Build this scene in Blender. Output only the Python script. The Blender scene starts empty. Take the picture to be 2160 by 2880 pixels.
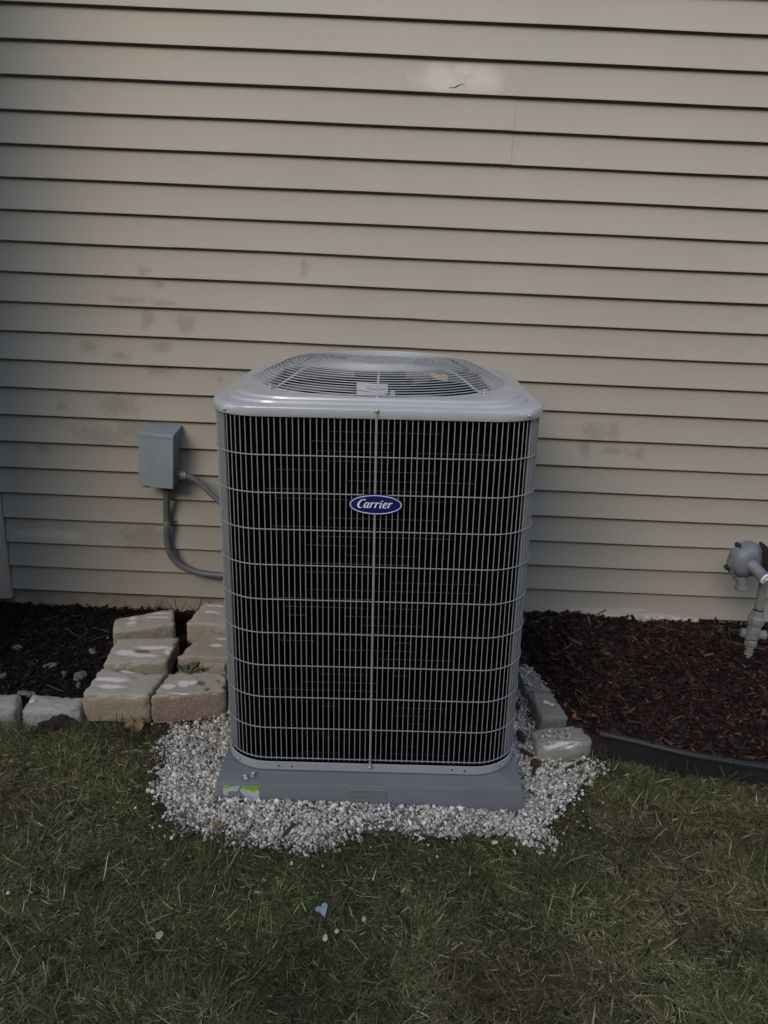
import bpy, bmesh, math, random
import numpy as np
from mathutils import Vector, Matrix

random.seed(7)
RNG = np.random.default_rng(7)
R = math.radians
SC = bpy.context.scene
COL = SC.collection

# ------------------------------------------------------------------ camera
TH = R(18.954); ROLL = math.atan(95 / 2160); CAMZ = 1.5087; CAMD = 2.781
f0 = Vector((0, math.cos(TH), -math.sin(TH)))
r0 = Vector((1, 0, 0)); u0 = Vector((0, math.sin(TH), math.cos(TH)))
rc = math.cos(ROLL) * r0 + math.sin(ROLL) * u0
uc = -math.sin(ROLL) * r0 + math.cos(ROLL) * u0
cam_data = bpy.data.cameras.new('camera')
cam = bpy.data.objects.new('camera', cam_data); COL.objects.link(cam)
M = Matrix(((rc.x, uc.x, -f0.x, 0), (rc.y, uc.y, -f0.y, -CAMD), (rc.z, uc.z, -f0.z, CAMZ), (0, 0, 0, 1)))
cam.matrix_world = M
cam_data.sensor_fit = 'HORIZONTAL'; cam_data.sensor_width = 36.0; cam_data.lens = 36.0
cam_data.clip_start = 0.05; cam_data.clip_end = 500
SC.camera = cam

# ------------------------------------------------------------------ sky, sun, exposure
SUN_EL, SUN_AZ = R(28), R(27)            # azimuth: to the left of the wall's normal
world = bpy.data.worlds.new('World'); SC.world = world; world.use_nodes = True
wn = world.node_tree.nodes; wl = world.node_tree.links; wn.clear()
sky = wn.new('ShaderNodeTexSky'); sky.sky_type = 'NISHITA'; sky.sun_disc = False
sky.sun_elevation = SUN_EL; sky.sun_rotation = R(180) + SUN_AZ
sky.air_density = 1.0; sky.dust_density = 0.4; sky.ozone_density = 1.5
bg = wn.new('ShaderNodeBackground'); bg.inputs['Strength'].default_value = 0.15
wo = wn.new('ShaderNodeOutputWorld')
veil = wn.new('ShaderNodeHueSaturation'); veil.inputs['Saturation'].default_value = 0.58      # thin high cloud
wl.new(sky.outputs[0], veil.inputs['Color']); wl.new(veil.outputs[0], bg.inputs[0]); wl.new(bg.outputs[0], wo.inputs[0])
sd = bpy.data.lights.new('sun', 'SUN'); sd.energy = 1.15; sd.angle = R(30); sd.color = (1.0, 0.83, 0.64)
sun = bpy.data.objects.new('sun', sd); COL.objects.link(sun)
sdir = Vector((-math.sin(SUN_AZ) * math.cos(SUN_EL), -math.cos(SUN_AZ) * math.cos(SUN_EL), math.sin(SUN_EL)))
sun.rotation_euler = sdir.to_track_quat('Z', 'Y').to_euler()
sun.location = (-3, -6, 5)
SC.view_settings.view_transform = 'Standard'; SC.view_settings.look = 'None'
SC.view_settings.gamma = 1.0; SC.view_settings.use_curve_mapping = False
SC.view_settings.exposure = 0.92

# ------------------------------------------------------------------ helpers
class MB:
    """collects vertices and faces for ONE mesh object"""
    def __init__(s): s.v = []; s.f = []; s.smooth = False
    def add(s, vs, fs):
        b = len(s.v); s.v += [tuple(p) for p in vs]; s.f += [tuple(b + i for i in f) for f in fs]
    def box(s, x0, x1, y0, y1, z0, z1):
        s.add([(x0, y0, z0), (x1, y0, z0), (x1, y1, z0), (x0, y1, z0), (x0, y0, z1), (x1, y0, z1), (x1, y1, z1), (x0, y1, z1)],
              [(0, 3, 2, 1), (4, 5, 6, 7), (0, 1, 5, 4), (1, 2, 6, 5), (2, 3, 7, 6), (3, 0, 4, 7)])
    def tube(s, pts, r, n=8, closed=False, cap=True):
        pts = [Vector(p) for p in pts]; m = len(pts); rr_ = r if hasattr(r, '__len__') else [r] * m
        vs = []; up = None
        for i, p in enumerate(pts):
            if closed: t = pts[(i + 1) % m] - pts[i - 1]
            else: t = pts[min(i + 1, m - 1)] - pts[max(i - 1, 0)]
            t.normalize()
            if up is None:
                up = Vector((0, 0, 1)) if abs(t.z) < 0.9 else Vector((0, 1, 0))
            a = up - t * up.dot(t); a.normalize(); b = t.cross(a); up = a
            for k in range(n):
                q = 2 * math.pi * k / n
                vs.append(p + (a * math.cos(q) + b * math.sin(q)) * rr_[i])
        fs = []
        for i in range(m if closed else m - 1):
            j = (i + 1) % m
            for k in range(n):
                l = (k + 1) % n
                fs.append((i * n + k, i * n + l, j * n + l, j * n + k))
        if cap and not closed:
            fs.append(tuple(reversed(range(n)))); fs.append(tuple((m - 1) * n + k for k in range(n)))
        s.add(vs, fs)
    def lathe(s, prof, n=24, origin=(0, 0, 0), axis=(0, 0, 1), cap=True):
        ax = Vector(axis).normalized(); q = Vector((0, 0, 1)).rotation_difference(ax).to_matrix(); o = Vector(origin)
        vs = []
        for r_, z in prof:
            for k in range(n):
                a = 2 * math.pi * k / n
                vs.append(o + q @ Vector((r_ * math.cos(a), r_ * math.sin(a), z)))
        fs = []
        for i in range(len(prof) - 1):
            for k in range(n):
                l = (k + 1) % n
                fs.append((i * n + k, i * n + l, (i + 1) * n + l, (i + 1) * n + k))
        if cap:
            fs.append(tuple(reversed(range(n)))); fs.append(tuple((len(prof) - 1) * n + k for k in range(n)))
        s.add(vs, fs)
    def loft(s, loops, closed=True, cap0=False, cap1=False):
        n = len(loops[0]); vs = [p for l in loops for p in l]; fs = []
        for i in range(len(loops) - 1):
            for k in range(n if closed else n - 1):
                l = (k + 1) % n
                fs.append((i * n + k, i * n + l, (i + 1) * n + l, (i + 1) * n + k))
        if cap0: fs.append(tuple(reversed(range(n))))
        if cap1: fs.append(tuple((len(loops) - 1) * n + k for k in range(n)))
        s.add(vs, fs)
    def mesh(s, name, mat, smooth=False):
        me = bpy.data.meshes.new(name); me.from_pydata(s.v, [], s.f); me.update()
        if mat: me.materials.append(mat)
        if smooth:
            me.polygons.foreach_set('use_smooth', [True] * len(me.polygons))
            if smooth != 'all': me.set_sharp_from_angle(angle=R(35))
        return me

def link(name, me, parent=None, loc=(0, 0, 0), rot=(0, 0, 0)):
    o = bpy.data.objects.new(name, me); COL.objects.link(o)
    o.location = loc; o.rotation_euler = rot
    if parent: o.parent = parent
    return o

def part(name, mb, mat, parent, smooth=False, loc=(0, 0, 0), rot=(0, 0, 0)):
    return link(name, mb.mesh(name, mat, smooth), parent, loc, rot)

def tag(o, label=None, cat=None, group=None, kind=None):
    if label: o['label'] = label
    if cat: o['category'] = cat
    if group: o['group'] = group
    if kind: o['kind'] = kind
    return o

def thing(name, label, cat, loc=(0, 0, 0), rot=(0, 0, 0), group=None):
    o = bpy.data.objects.new(name, None); COL.objects.link(o); o.empty_display_size = 0.05
    o.location = loc; o.rotation_euler = rot
    return tag(o, label, cat, group)

def copy_part(o, parent, loc=None, rot=None):
    c = o.copy(); COL.objects.link(c); c.parent = parent
    if loc is not None: c.location = loc
    if rot is not None: c.rotation_euler = rot
    return c

def np_mesh(name, verts, faces, mat, colors=None, smooth=False):
    """verts (n,3); faces list of (m,k) int arrays; colors (n,3) per vertex"""
    me = bpy.data.meshes.new(name); me.vertices.add(len(verts))
    me.vertices.foreach_set('co', np.ascontiguousarray(verts, np.float32).ravel())
    loops = np.concatenate([f.ravel() for f in faces]).astype(np.int32)
    tot = np.concatenate([np.full(len(f), f.shape[1], np.int32) for f in faces])
    st = np.concatenate([[0], np.cumsum(tot)[:-1]]).astype(np.int32)
    me.loops.add(len(loops)); me.loops.foreach_set('vertex_index', loops)
    me.polygons.add(len(tot)); me.polygons.foreach_set('loop_start', st)
    if smooth: me.polygons.foreach_set('use_smooth', np.ones(len(tot), bool))
    me.update(calc_edges=True)
    if colors is not None:
        ca = me.color_attributes.new('tint', 'FLOAT_COLOR', 'POINT')
        c4 = np.ones((len(verts), 4), np.float32); c4[:, :3] = colors
        ca.data.foreach_set('color', c4.ravel())
    me.materials.append(mat)
    return me

def vnoise(x, y, scale, seed=0):
    """smooth value noise in 0..1"""
    x = np.asarray(x, float) * scale + 1000 + seed * 17.3; y = np.asarray(y, float) * scale + 1000 + seed * 31.7
    xi = np.floor(x).astype(np.int64); yi = np.floor(y).astype(np.int64); fx = x - xi; fy = y - yi
    fx = fx * fx * (3 - 2 * fx); fy = fy * fy * (3 - 2 * fy)
    def h(a, b):
        n = (a * 374761393 + b * 668265263 + seed * 1274126177) & 0xffffffff
        n = ((n ^ (n >> 13)) * 1274126177) & 0xffffffff
        return ((n ^ (n >> 16)) & 0xffff) / 65535.0
    return (h(xi, yi) * (1 - fx) + h(xi + 1, yi) * fx) * (1 - fy) + (h(xi, yi + 1) * (1 - fx) + h(xi + 1, yi + 1) * fx) * fy

def sdist(px, py, poly):
    """signed distance to polygon, negative inside"""
    poly = np.array(poly, float); n = len(poly); d = np.full(np.shape(px), 1e9); ins = np.zeros(np.shape(px), bool)
    for i in range(n):
        a = poly[i]; b = poly[(i + 1) % n]; e = b - a
        t = np.clip(((px - a[0]) * e[0] + (py - a[1]) * e[1]) / max(e @ e, 1e-12), 0, 1)
        d = np.minimum(d, np.hypot(px - a[0] - t * e[0], py - a[1] - t * e[1]))
        c = ((a[1] > py) != (b[1] > py))
        with np.errstate(divide='ignore', invalid='ignore'):
            xx = (b[0] - a[0]) * (py - a[1]) / (b[1] - a[1]) + a[0]
        ins ^= c & (px < xx)
    return np.where(ins, -d, d)

# ------------------------------------------------------------------ materials
class NT:
    def __init__(s, name):
        s.m = bpy.data.materials.new(name); s.m.use_nodes = True; s.t = s.m.node_tree
        s.b = s.t.nodes['Principled BSDF']
    def n(s, typ, **kw):
        x = s.t.nodes.new(typ)
        for k, v in kw.items():
            if k in x.inputs.keys(): x.inputs[k].default_value = v
            else: setattr(x, k, v)
        return x
    def l(s, a, b): s.t.links.new(a, b)
    def math(s, op, a, b=None, c=None, clamp=False):
        x = s.t.nodes.new('ShaderNodeMath'); x.operation = op; x.use_clamp = clamp
        for i, v in enumerate((a, b, c)):
            if v is None: continue
            if isinstance(v, (int, float)): x.inputs[i].default_value = v
            else: s.l(v, x.inputs[i])
        return x.outputs[0]
    def mix(s, fac, a, b, blend='MIX'):
        x = s.t.nodes.new('ShaderNodeMix'); x.data_type = 'RGBA'; x.blend_type = blend
        for sock, v in ((x.inputs[0], fac), (x.inputs[6], a), (x.inputs[7], b)):
            if isinstance(v, (int, float)): sock.default_value = v
            elif isinstance(v, tuple): sock.default_value = v + (1,)
            else: s.l(v, sock)
        return x.outputs[2]
    def noise(s, scale, detail=4, rough=0.55, vec=None, dist=0.0):
        x = s.t.nodes.new('ShaderNodeTexNoise'); x.inputs['Scale'].default_value = scale
        x.inputs['Detail'].default_value = detail; x.inputs['Roughness'].default_value = rough; x.inputs['Distortion'].default_value = dist
        if vec is not None: s.l(vec, x.inputs['Vector'])
        return x.outputs['Fac']
    def ramp(s, fac, lo, hi):
        x = s.t.nodes.new('ShaderNodeMapRange'); x.clamp = True
        s.l(fac, x.inputs[0]); x.inputs[1].default_value = lo; x.inputs[2].default_value = hi
        return x.outputs[0]
    def pos(s): return s.t.nodes.new('ShaderNodeNewGeometry').outputs['Position']
    def obj(s): return s.t.nodes.new('ShaderNodeTexCoord').outputs['Object']
    def bump(s, h, strength=0.3, dist=0.001):
        x = s.t.nodes.new('ShaderNodeBump'); x.inputs['Strength'].default_value = strength; x.inputs['Distance'].default_value = dist
        s.l(h, x.inputs['Height']); s.l(x.outputs[0], s.b.inputs['Normal'])
    def base(s, v):
        if isinstance(v, tuple): s.b.inputs['Base Color'].default_value = v + (1,)
        else: s.l(v, s.b.inputs['Base Color'])
    def rough(s, v):
        if isinstance(v, (int, float)): s.b.inputs['Roughness'].default_value = v
        else: s.l(v, s.b.inputs['Roughness'])

def painted(name, c, rough=0.45, var=0.12, scale=8, metal=0.0, bump=0.0, bscale=300):
    n = NT(name); p = n.obj(); f = n.noise(scale, 5, 0.6, p)
    d = tuple(x * (1 - var) for x in c); e = tuple(min(1, x * (1 + var)) for x in c)
    n.base(n.mix(n.ramp(f, 0.3, 0.7), d, e)); n.rough(rough); n.b.inputs['Metallic'].default_value = metal
    if bump: n.bump(n.noise(bscale, 3, 0.6, p), bump, 0.001)
    return n.m

def vcol(name, rough=0.8, noise=0.0, nscale=200, spec=0.3):
    n = NT(name); a = n.n('ShaderNodeAttribute'); a.attribute_name = 'tint'
    if noise:
        f = n.noise(nscale, 3, 0.6, n.pos()); g = n.math('MULTIPLY_ADD', f, 2 * noise, 1 - noise)
        c = n.n('ShaderNodeCombineColor'); [n.l(g, c.inputs[i]) for i in range(3)]
        n.base(n.mix(1.0, a.outputs['Color'], c.outputs[0], 'MULTIPLY'))
    else: n.base(a.outputs['Color'])
    n.rough(rough); n.b.inputs['Specular IOR Level'].default_value = spec
    return n.m

def ellipse_mask(n, u, v, cx, cz, rx, rz, soft=0.5, warp=None, amt=0.35):
    a = n.math('DIVIDE', n.math('SUBTRACT', u, cx), rx); b = n.math('DIVIDE', n.math('SUBTRACT', v, cz), rz)
    d = n.math('SQRT', n.math('ADD', n.math('MULTIPLY', a, a), n.math('MULTIPLY', b, b)))
    if warp is not None: d = n.math('ADD', d, n.math('MULTIPLY', n.math('SUBTRACT', warp, 0.5), amt * 4))
    x = n.t.nodes.new('ShaderNodeMapRange'); x.clamp = True; x.interpolation_type = 'SMOOTHSTEP'
    n.l(d, x.inputs[0]); x.inputs[1].default_value = 1 + soft / 2; x.inputs[2].default_value = 1 - soft / 2
    return x.outputs[0]

def msum(n, ms):
    o = ms[0]
    for m in ms[1:]: o = n.math('MAXIMUM', o, m)
    return o

def siding_material():
    n = NT('beige_vinyl'); p = n.pos()
    s = n.n('ShaderNodeSeparateXYZ'); n.l(p, s.inputs[0]); x, z = s.outputs[0], s.outputs[2]
    big = n.noise(1.6, 4, 0.55, p); mid = n.noise(9, 4, 0.6, p)
    c = n.mix(n.ramp(big, 0.3, 0.7), SID_A, SID_B)
    # old wipe and dirt marks
    w = n.noise(38, 5, 0.65, p)
    mold = [(-.872, 1.235, .022, .03), (-.735, 1.222, .028, .028), (-.871, 1.40, .02, .014), (-.926, 1.298, .06, .012), (-.812, 1.293, .04, .010),
            (-1.086, 1.128, .03, .018), (-.83, 1.14, .04, .016), (-.972, 1.10, .03, .016), (-.833, 1.055, .05, .02), (-.825, 1.355, .02, .01),
            (-.616, 1.033, .012, .010), (-1.0, .915, .07, .03), (-1.286, .74, .025, .02), (-1.06, .80, .10, .03), (-.95, .82, .05, .05),
            (.76, .90, .05, .03), (.83, .90, .03, .03), (.738, .833, .02, .03), (.94, .826, .03, .02), (.84, .83, .05, .012), (-.316, 1.438, .012, .03), (-1.2, .91, .02, .012),
            (-.93, .395, .09, .05)]
    mk = msum(n, [ellipse_mask(n, x, z, *e, soft=1.3, warp=w, amt=0.75) for e in mold])
    c = n.mix(n.math('MULTIPLY', mk, 0.36), c, (0.11, 0.115, 0.10))
    wh = [(.130, 2.033, .075, .042), (.250, 2.037, .060, .044), (.19, 2.055, .05, .022), (-1.31, .400, .12, .020), (-1.222, .395, .045, .017)]
    wm = msum(n, [ellipse_mask(n, x, z, *e, soft=1.2, warp=n.noise(14, 3, 0.5, p), amt=0.35) for e in wh[:3]])
    c = n.mix(n.math('MULTIPLY', wm, 0.42), c, (0.56, 0.55, 0.52))
    w2 = msum(n, [ellipse_mask(n, x, z, *e, soft=0.7, warp=mid, amt=0.1) for e in wh[3:]])
    c = n.mix(n.math('MULTIPLY', w2, 0.30), c, (0.52, 0.52, 0.50))
    sc = [(.90, .176, .13, .010), (1.10, .168, .10, .008), (1.0, .186, .06, .008)]
    sm = msum(n, [ellipse_mask(n, x, z, *e, soft=0.6, warp=w, amt=0.3) for e in sc])
    c = n.mix(n.math('MULTIPLY', sm, 0.32), c, (0.55, 0.53, 0.50))
    f = n.noise(60, 5, 0.65, p)
    c = n.mix(n.math('MULTIPLY', n.ramp(f, 0.45, 0.8), 0.10), c, (0.20, 0.18, 0.15))
    n.base(c); n.rough(0.62); n.b.inputs['Specular IOR Level'].default_value = 0.25
    mp = n.n('ShaderNodeMapping'); n.l(p, mp.inputs[0]); mp.inputs['Scale'].default_value = (6, 60, 160)
    n.bump(n.noise(1.5, 4, 0.6, mp.outputs[0]), 0.25, 0.0010)
    return n.m

SID_A = (0.295, 0.280, 0.243); SID_B = (0.325, 0.309, 0.270)
M_SIDING = siding_material()
M_TRIM = painted('trim_vinyl', (0.46, 0.42, 0.36), 0.55, 0.06)
M_CONC = painted('foundation_concrete', (0.30, 0.26, 0.21), 0.9, 0.2, 14, bump=0.5, bscale=90)
M_SHEATH = painted('sheathing', (0.05, 0.045, 0.04), 0.9, 0.1)
M_GREY = painted('grey_enamel', (0.345, 0.365, 0.395), 0.38, 0.06, 5, bump=0.03, bscale=500)
M_CAP = painted('grey_cap_enamel', (0.40, 0.42, 0.45), 0.22, 0.10, 6, metal=0.10, bump=0.03, bscale=400)
M_WIRE = painted('grey_coated_wire', (0.265, 0.28, 0.295), 0.42, 0.08, 20)
M_POST = painted('grey_post_enamel', (0.19, 0.20, 0.215), 0.42, 0.06, 5)
M_GUARD = painted('guard_wire', (0.37, 0.39, 0.41), 0.35, 0.08, 20)
M_BLADEMETAL = painted('fan_blade_metal', (0.10, 0.105, 0.11), 0.45, 0.1)
M_STEEL = painted('zinc_screw', (0.55, 0.55, 0.55), 0.3, 0.1, 40, metal=0.8)
M_BLACK = painted('black_motor_paint', (0.006, 0.006, 0.007), 0.6, 0.2)
M_HOLE = painted('dark_hole', (0.008, 0.008, 0.008), 0.9, 0.1)
M_TUBE = painted('dull_copper_tube', (0.040, 0.032, 0.026), 0.6, 0.25, 9)
M_BLUE = painted('emblem_blue', (0.012, 0.010, 0.10), 0.3, 0.04)
M_WHITE = painted('emblem_white', (0.72, 0.72, 0.80), 0.35, 0.03)
M_LABEL = painted('white_label', (0.82, 0.83, 0.86), 0.5, 0.05, 30)
M_YELLOW = painted('cream_label', (0.62, 0.50, 0.36), 0.5, 0.15, 40)
M_PRINT = painted('grey_print', (0.22, 0.24, 0.30), 0.5, 0.2, 60)
M_PAD = painted('slate_plastic', (0.155, 0.164, 0.182), 0.5, 0.10, 6, bump=0.15, bscale=350)
M_GREENTAPE = painted('lime_label', (0.20, 0.42, 0.012), 0.5, 0.15, 40)
M_BOX = painted('blue_grey_box', (0.215, 0.26, 0.285), 0.5, 0.10, 9, bump=0.05)
M_CONDUIT = painted('grey_conduit', (0.10, 0.112, 0.125), 0.45, 0.12, 12)
M_NUT = painted('grey_fitting', (0.17, 0.175, 0.185), 0.4, 0.1, 30)
M_GAS = painted('gas_grey_paint', (0.155, 0.172, 0.195), 0.5, 0.25, 18, bump=0.1, bscale=120)
M_GAS2 = painted('weathered_pipe_paint', (0.18, 0.193, 0.19), 0.6, 0.25, 30, bump=0.3, bscale=80)
M_RUST = painted('rust', (0.035, 0.02, 0.015), 0.85, 0.3, 60)
M_EDGING = painted('black_edging_plastic', (0.016, 0.018, 0.021), 0.5, 0.25, 10, bump=0.1, bscale=60)
M_SOIL = painted('dark_soil', (0.022, 0.016, 0.012), 0.95, 0.4, 30, bump=0.8, bscale=60)
M_GRAVBASE = painted('gravel_fines', (0.22, 0.21, 0.195), 0.95, 0.35, 120, bump=0.8, bscale=220)
M_STONECOL = vcol('gravel_stone', 0.85, 0.25, 400, 0.25)
M_CHIP = vcol('wood_mulch', 0.85, 0.35, 250, 0.2)
M_BLADE = vcol('grass_blade', 0.7, 0.1, 60, 0.25)

def ground_material():
    n = NT('lawn_soil'); p = n.pos()
    a = n.noise(3, 5, 0.6, p); b = n.noise(90, 4, 0.7, p)
    c = n.mix(n.ramp(a, 0.35, 0.65), (0.034, 0.036, 0.016), (0.052, 0.043, 0.026))
    c = n.mix(n.ramp(b, 0.4, 0.75), c, (0.055, 0.05, 0.024))
    n.base(c); n.rough(0.95); n.bump(b, 0.8, 0.01)
    return n.m
M_GROUND = ground_material()

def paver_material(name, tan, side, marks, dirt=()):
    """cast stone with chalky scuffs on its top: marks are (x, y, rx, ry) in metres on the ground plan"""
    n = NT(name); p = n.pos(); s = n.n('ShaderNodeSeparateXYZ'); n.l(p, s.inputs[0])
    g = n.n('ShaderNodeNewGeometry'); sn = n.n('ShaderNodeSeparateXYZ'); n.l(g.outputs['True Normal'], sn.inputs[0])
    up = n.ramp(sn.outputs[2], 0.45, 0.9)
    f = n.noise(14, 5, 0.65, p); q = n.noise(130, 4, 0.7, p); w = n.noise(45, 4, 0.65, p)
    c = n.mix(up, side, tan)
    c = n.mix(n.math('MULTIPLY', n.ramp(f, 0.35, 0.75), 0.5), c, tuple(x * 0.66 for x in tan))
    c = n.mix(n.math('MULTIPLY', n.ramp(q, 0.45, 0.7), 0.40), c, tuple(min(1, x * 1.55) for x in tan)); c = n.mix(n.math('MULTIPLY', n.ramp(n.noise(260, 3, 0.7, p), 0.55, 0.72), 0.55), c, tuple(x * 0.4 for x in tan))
    if marks:
        m = msum(n, [ellipse_mask(n, s.outputs[0], s.outputs[1], *e, soft=0.6, warp=w, amt=0.34) for e in marks])
        m = n.math('MULTIPLY', m, n.ramp(q, 0.22, 0.46)); m = n.math('MULTIPLY', m, up)
        c = n.mix(n.math('MULTIPLY', m, 0.92), c, (0.78, 0.75, 0.76))
    if dirt:
        m = msum(n, [ellipse_mask(n, s.outputs[0], s.outputs[1], *e, soft=0.6, warp=w, amt=0.5) for e in dirt]); m = n.math('MULTIPLY', m, up)
        c = n.mix(n.math('MULTIPLY', m, 0.75), c, (0.085, 0.045, 0.025))
    n.base(c); n.rough(0.92)
    n.bump(n.math('ADD', n.math('MULTIPLY', q, 0.8), n.math('MULTIPLY', f, 0.9)), 0.7, 0.004)
    return n.m

# ------------------------------------------------------------------ the ground
GRAVEL = [(-.50, -.30), (-.50, -.60), (-.674, -.63), (-.668, -.73), (-.656, -.836), (-.645, -.92), (-.62, -.993), (-.575, -1.06), (-.52, -1.10), (-.45, -1.12), (-.379, -1.131),
          (-.26, -1.165), (-.155, -1.181), (-.09, -1.15), (-.038, -1.112), (.058, -1.095), (.231, -1.107), (.351, -1.085), (.44, -1.12), (.50, -1.10), (.514, -1.03),
          (.55, -.97), (.585, -.925), (.63, -.885), (.68, -.84), (.70, -.76), (.66, -.74), (.56, -.74), (.535, -.60), (.535, -.12), (.40, -.12)]
def bed_z_right(x, y):
    t = np.clip(-y / 0.74, 0, 1)
    z = 0.150 * (1 - t) + 0.060 * t - 0.016 * np.clip(1 - np.abs(np.asarray(x) - 1.05) / .25, 0, 1) * (1 - t) - 0.02 * np.clip((np.asarray(x) - 1.15) / 0.3, 0, 1) * (1 - t)
    near = np.clip((0.74 - np.asarray(x)) / 0.14, 0, 1)
    return z * (1 - near * 0.75 * np.clip((-np.asarray(y) - .08) / .12, 0, 1)) + 0.012 * (vnoise(x, y, 7, 3) - 0.5)
def bed_z_left(x, y):
    t = np.clip(-y / 0.58, 0, 1)
    return 0.085 * (1 - t) + 0.030 * t + 0.014 * (vnoise(x, y, 8, 5) - 0.5)

def sheet(name, xs, ys, zf, mat, kind='structure'):
    X, Y = np.meshgrid(xs, ys); Z = zf(X, Y); nx, ny = len(xs), len(ys)
    v = np.stack([X.ravel(), Y.ravel(), Z.ravel()], 1)
    i = np.arange((ny - 1) * nx).reshape(ny - 1, nx)[:, :-1].ravel()
    f = np.stack([i, i + 1, i + 1 + nx, i + nx], 1)
    o = link(name, np_mesh(name, v, [f], mat, smooth=True)); o['kind'] = kind
    return o

g = MB(); g.add([(-90, -90, -.012), (90, -90, -.012), (90, 90, -.012), (-90, 90, -.012)], [(0, 1, 2, 3)])
tag(part('ground', g, M_GROUND, None), kind='structure')
def edge_drop(x, y, z, x0, x1, yf):
    d = np.minimum(np.minimum(x - x0, x1 - x), y - yf)
    return np.where(d < 0.03, np.minimum(z, -0.02 + (z + 0.02) * np.clip(d / 0.03, 0, 1)), z)
sheet('mulch_bed', np.arange(.46, 4.6, .03), np.arange(-.785, .03, .03), lambda x, y: np.where((sdist(x, y, [(.42, .1), (5, .1), (5, -.78), (1.2, -.785), (.96, -.755), (.84, -.72), (.72, -.69), (.70, -.67), (.42, -.67)]) > -.002) | (sdist(x, y, GRAVEL) < .02), -.03, bed_z_right(x, np.minimum(y, 0))), M_SOIL)
sheet('mulch_bed', np.arange(-1.62, -.47, .03), np.arange(-.60, .03, .03), lambda x, y: np.where((x > -.93) & (y < -.50), -.03, edge_drop(x, y, bed_z_left(x, np.minimum(y, 0)), -9, -.48, -.60)), M_SOIL)
gx = np.arange(-.70, .75, .02)
def grav_z(x, y):
    d = sdist(x, y, GRAVEL); return np.where(d < -0.035, 0.002 + 0.006 * vnoise(x, y, 14, 9), -0.02)
sheet('gravel_bed', gx, np.arange(-1.22, -.10, .02), grav_z, M_GRAVBASE)

# ------------------------------------------------------------------ the house wall
CH = 0.1016; Z0 = 0.16
def siding_piece(L, proud, parent, to_world, zb, seed):
    """a double-course clapboard panel L long; to_world maps (along, out, z)"""
    rng = random.Random(seed); prof = []
    for c in (1, 0):
        b = zb + c * CH
        if c == 1: prof.append((-0.0030, b + CH + 0.014))
        prof += [(-0.0030, b + CH + 0.008), (-0.0025, b + CH - 0.002), (0.0060, b + CH * .5), (0.0150, b + 0.0045), (0.0160, b + 0.0022), (0.0157, b + 0.0004), (0.0146, b), (0.0135, b + .0015), (0.0125, b + .0065), (-0.0024, b + .007)]
    
    ns = max(2, int(L / 0.16)); loops = []
    ph = [rng.uniform(0, 6.28) for _ in range(6)]
    for i in range(ns + 1):
        a = L * i / ns; lo = []
        wz = 0.0009 * math.sin(a * 2.1 + ph[0]) + 0.0005 * math.sin(a * 7.3 + ph[1]); wn_ = 0.0007 * math.sin(a * 3.3 + ph[2]) + 0.0006 * math.sin(a * 9.1 + ph[3])
        for n_, z in prof: lo.append(to_world(a, n_ + proud + (wn_ if n_ > .002 else 0), z + wz))
        loops.append(lo)
    mb = MB(); mb.loft(loops, closed=False)
    return part('siding_panel', mb, M_SIDING, parent, smooth=True)

house = thing('house_wall', 'beige clapboard vinyl siding house wall behind the air conditioner', 'wall', (0.6, 0.03, 0))
def at_house(o): o.location = (-0.6, -0.03, 0); return o
XL, XR = -1.47, 4.6
SEAM = {9: [-.73], 8: [.365], 7: [1.229], 6: [-.744], 5: [.10], 4: [2.3], 3: [1.163], 2: [-.2, 3.1], 1: [.2], 0: [-.1, 3.0], 10: [2.0], 11: [.4], 12: [-.5, 3.0], 13: [1.6]}
for j in range(0, 17):
    xs = [XL] + SEAM.get(j, [0.7]) + [XR]
    for k in range(len(xs) - 1):
        a = xs[k] - (0.02 if k else 0); b = xs[k + 1]
        pr = 0.0 if k % 2 == 0 else (0.0008 if a < -.02 else -0.0008)
        if k % 2 == 0: b += 0.004
        at_house(siding_piece(b - a, pr, house, lambda s_, n_, z, a=a: (a + s_, 0.016 - n_, z), Z0 + j * 2 * CH, 100 + j * 5 + k))
m = MB(); m.box(-1.55, 4.6, .027, .16, Z0 + .01, 3.66); at_house(part('sheathing', m, M_SHEATH, house))
m = MB()
xs_ = np.arange(-1.56, 4.62, .06); rw = random.Random(4)
m.loft([[(x, .026 + rw.uniform(-.0015, .0015), z) for x in xs_] for z in (-.1, 0, .04, .08, .12, Z0 + .009)], closed=False)
at_house(part('foundation', m, M_CONC, house, smooth='all'))
# corner post with its siding channel
m = MB()
m.box(-1.56, -1.480, -.012, .03, .123, 3.66); m.box(-1.4798, -1.474, -.004, .02, .123, 3.66)
at_house(part('corner_post', m, M_TRIM, house))
# crack in the pale wiped spot
m = MB(); cr = [(.150, 2.0045, .0004), (.158, 2.0050, .0010), (.166, 2.0050, .0009), (.172, 2.0085, .0019), (.178, 2.012, .0014), (.187, 2.0155, .0008), (.197, 2.0175, .0003)]
def crack_y(z): return -0.0004 - (0.0005) - (0.0 if z > 2 else 0) + (z - 1.9904) * 0.135
m.add([(x, crack_y(z) - .0008, z + w) for x, z, w in cr] + [(x, crack_y(z) - .0008, z - w) for x, z, w in cr], [(i, i + 1, 8 + i, 7 + i) for i in range(6)])
at_house(part('crack', m, M_HOLE, house))
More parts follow.
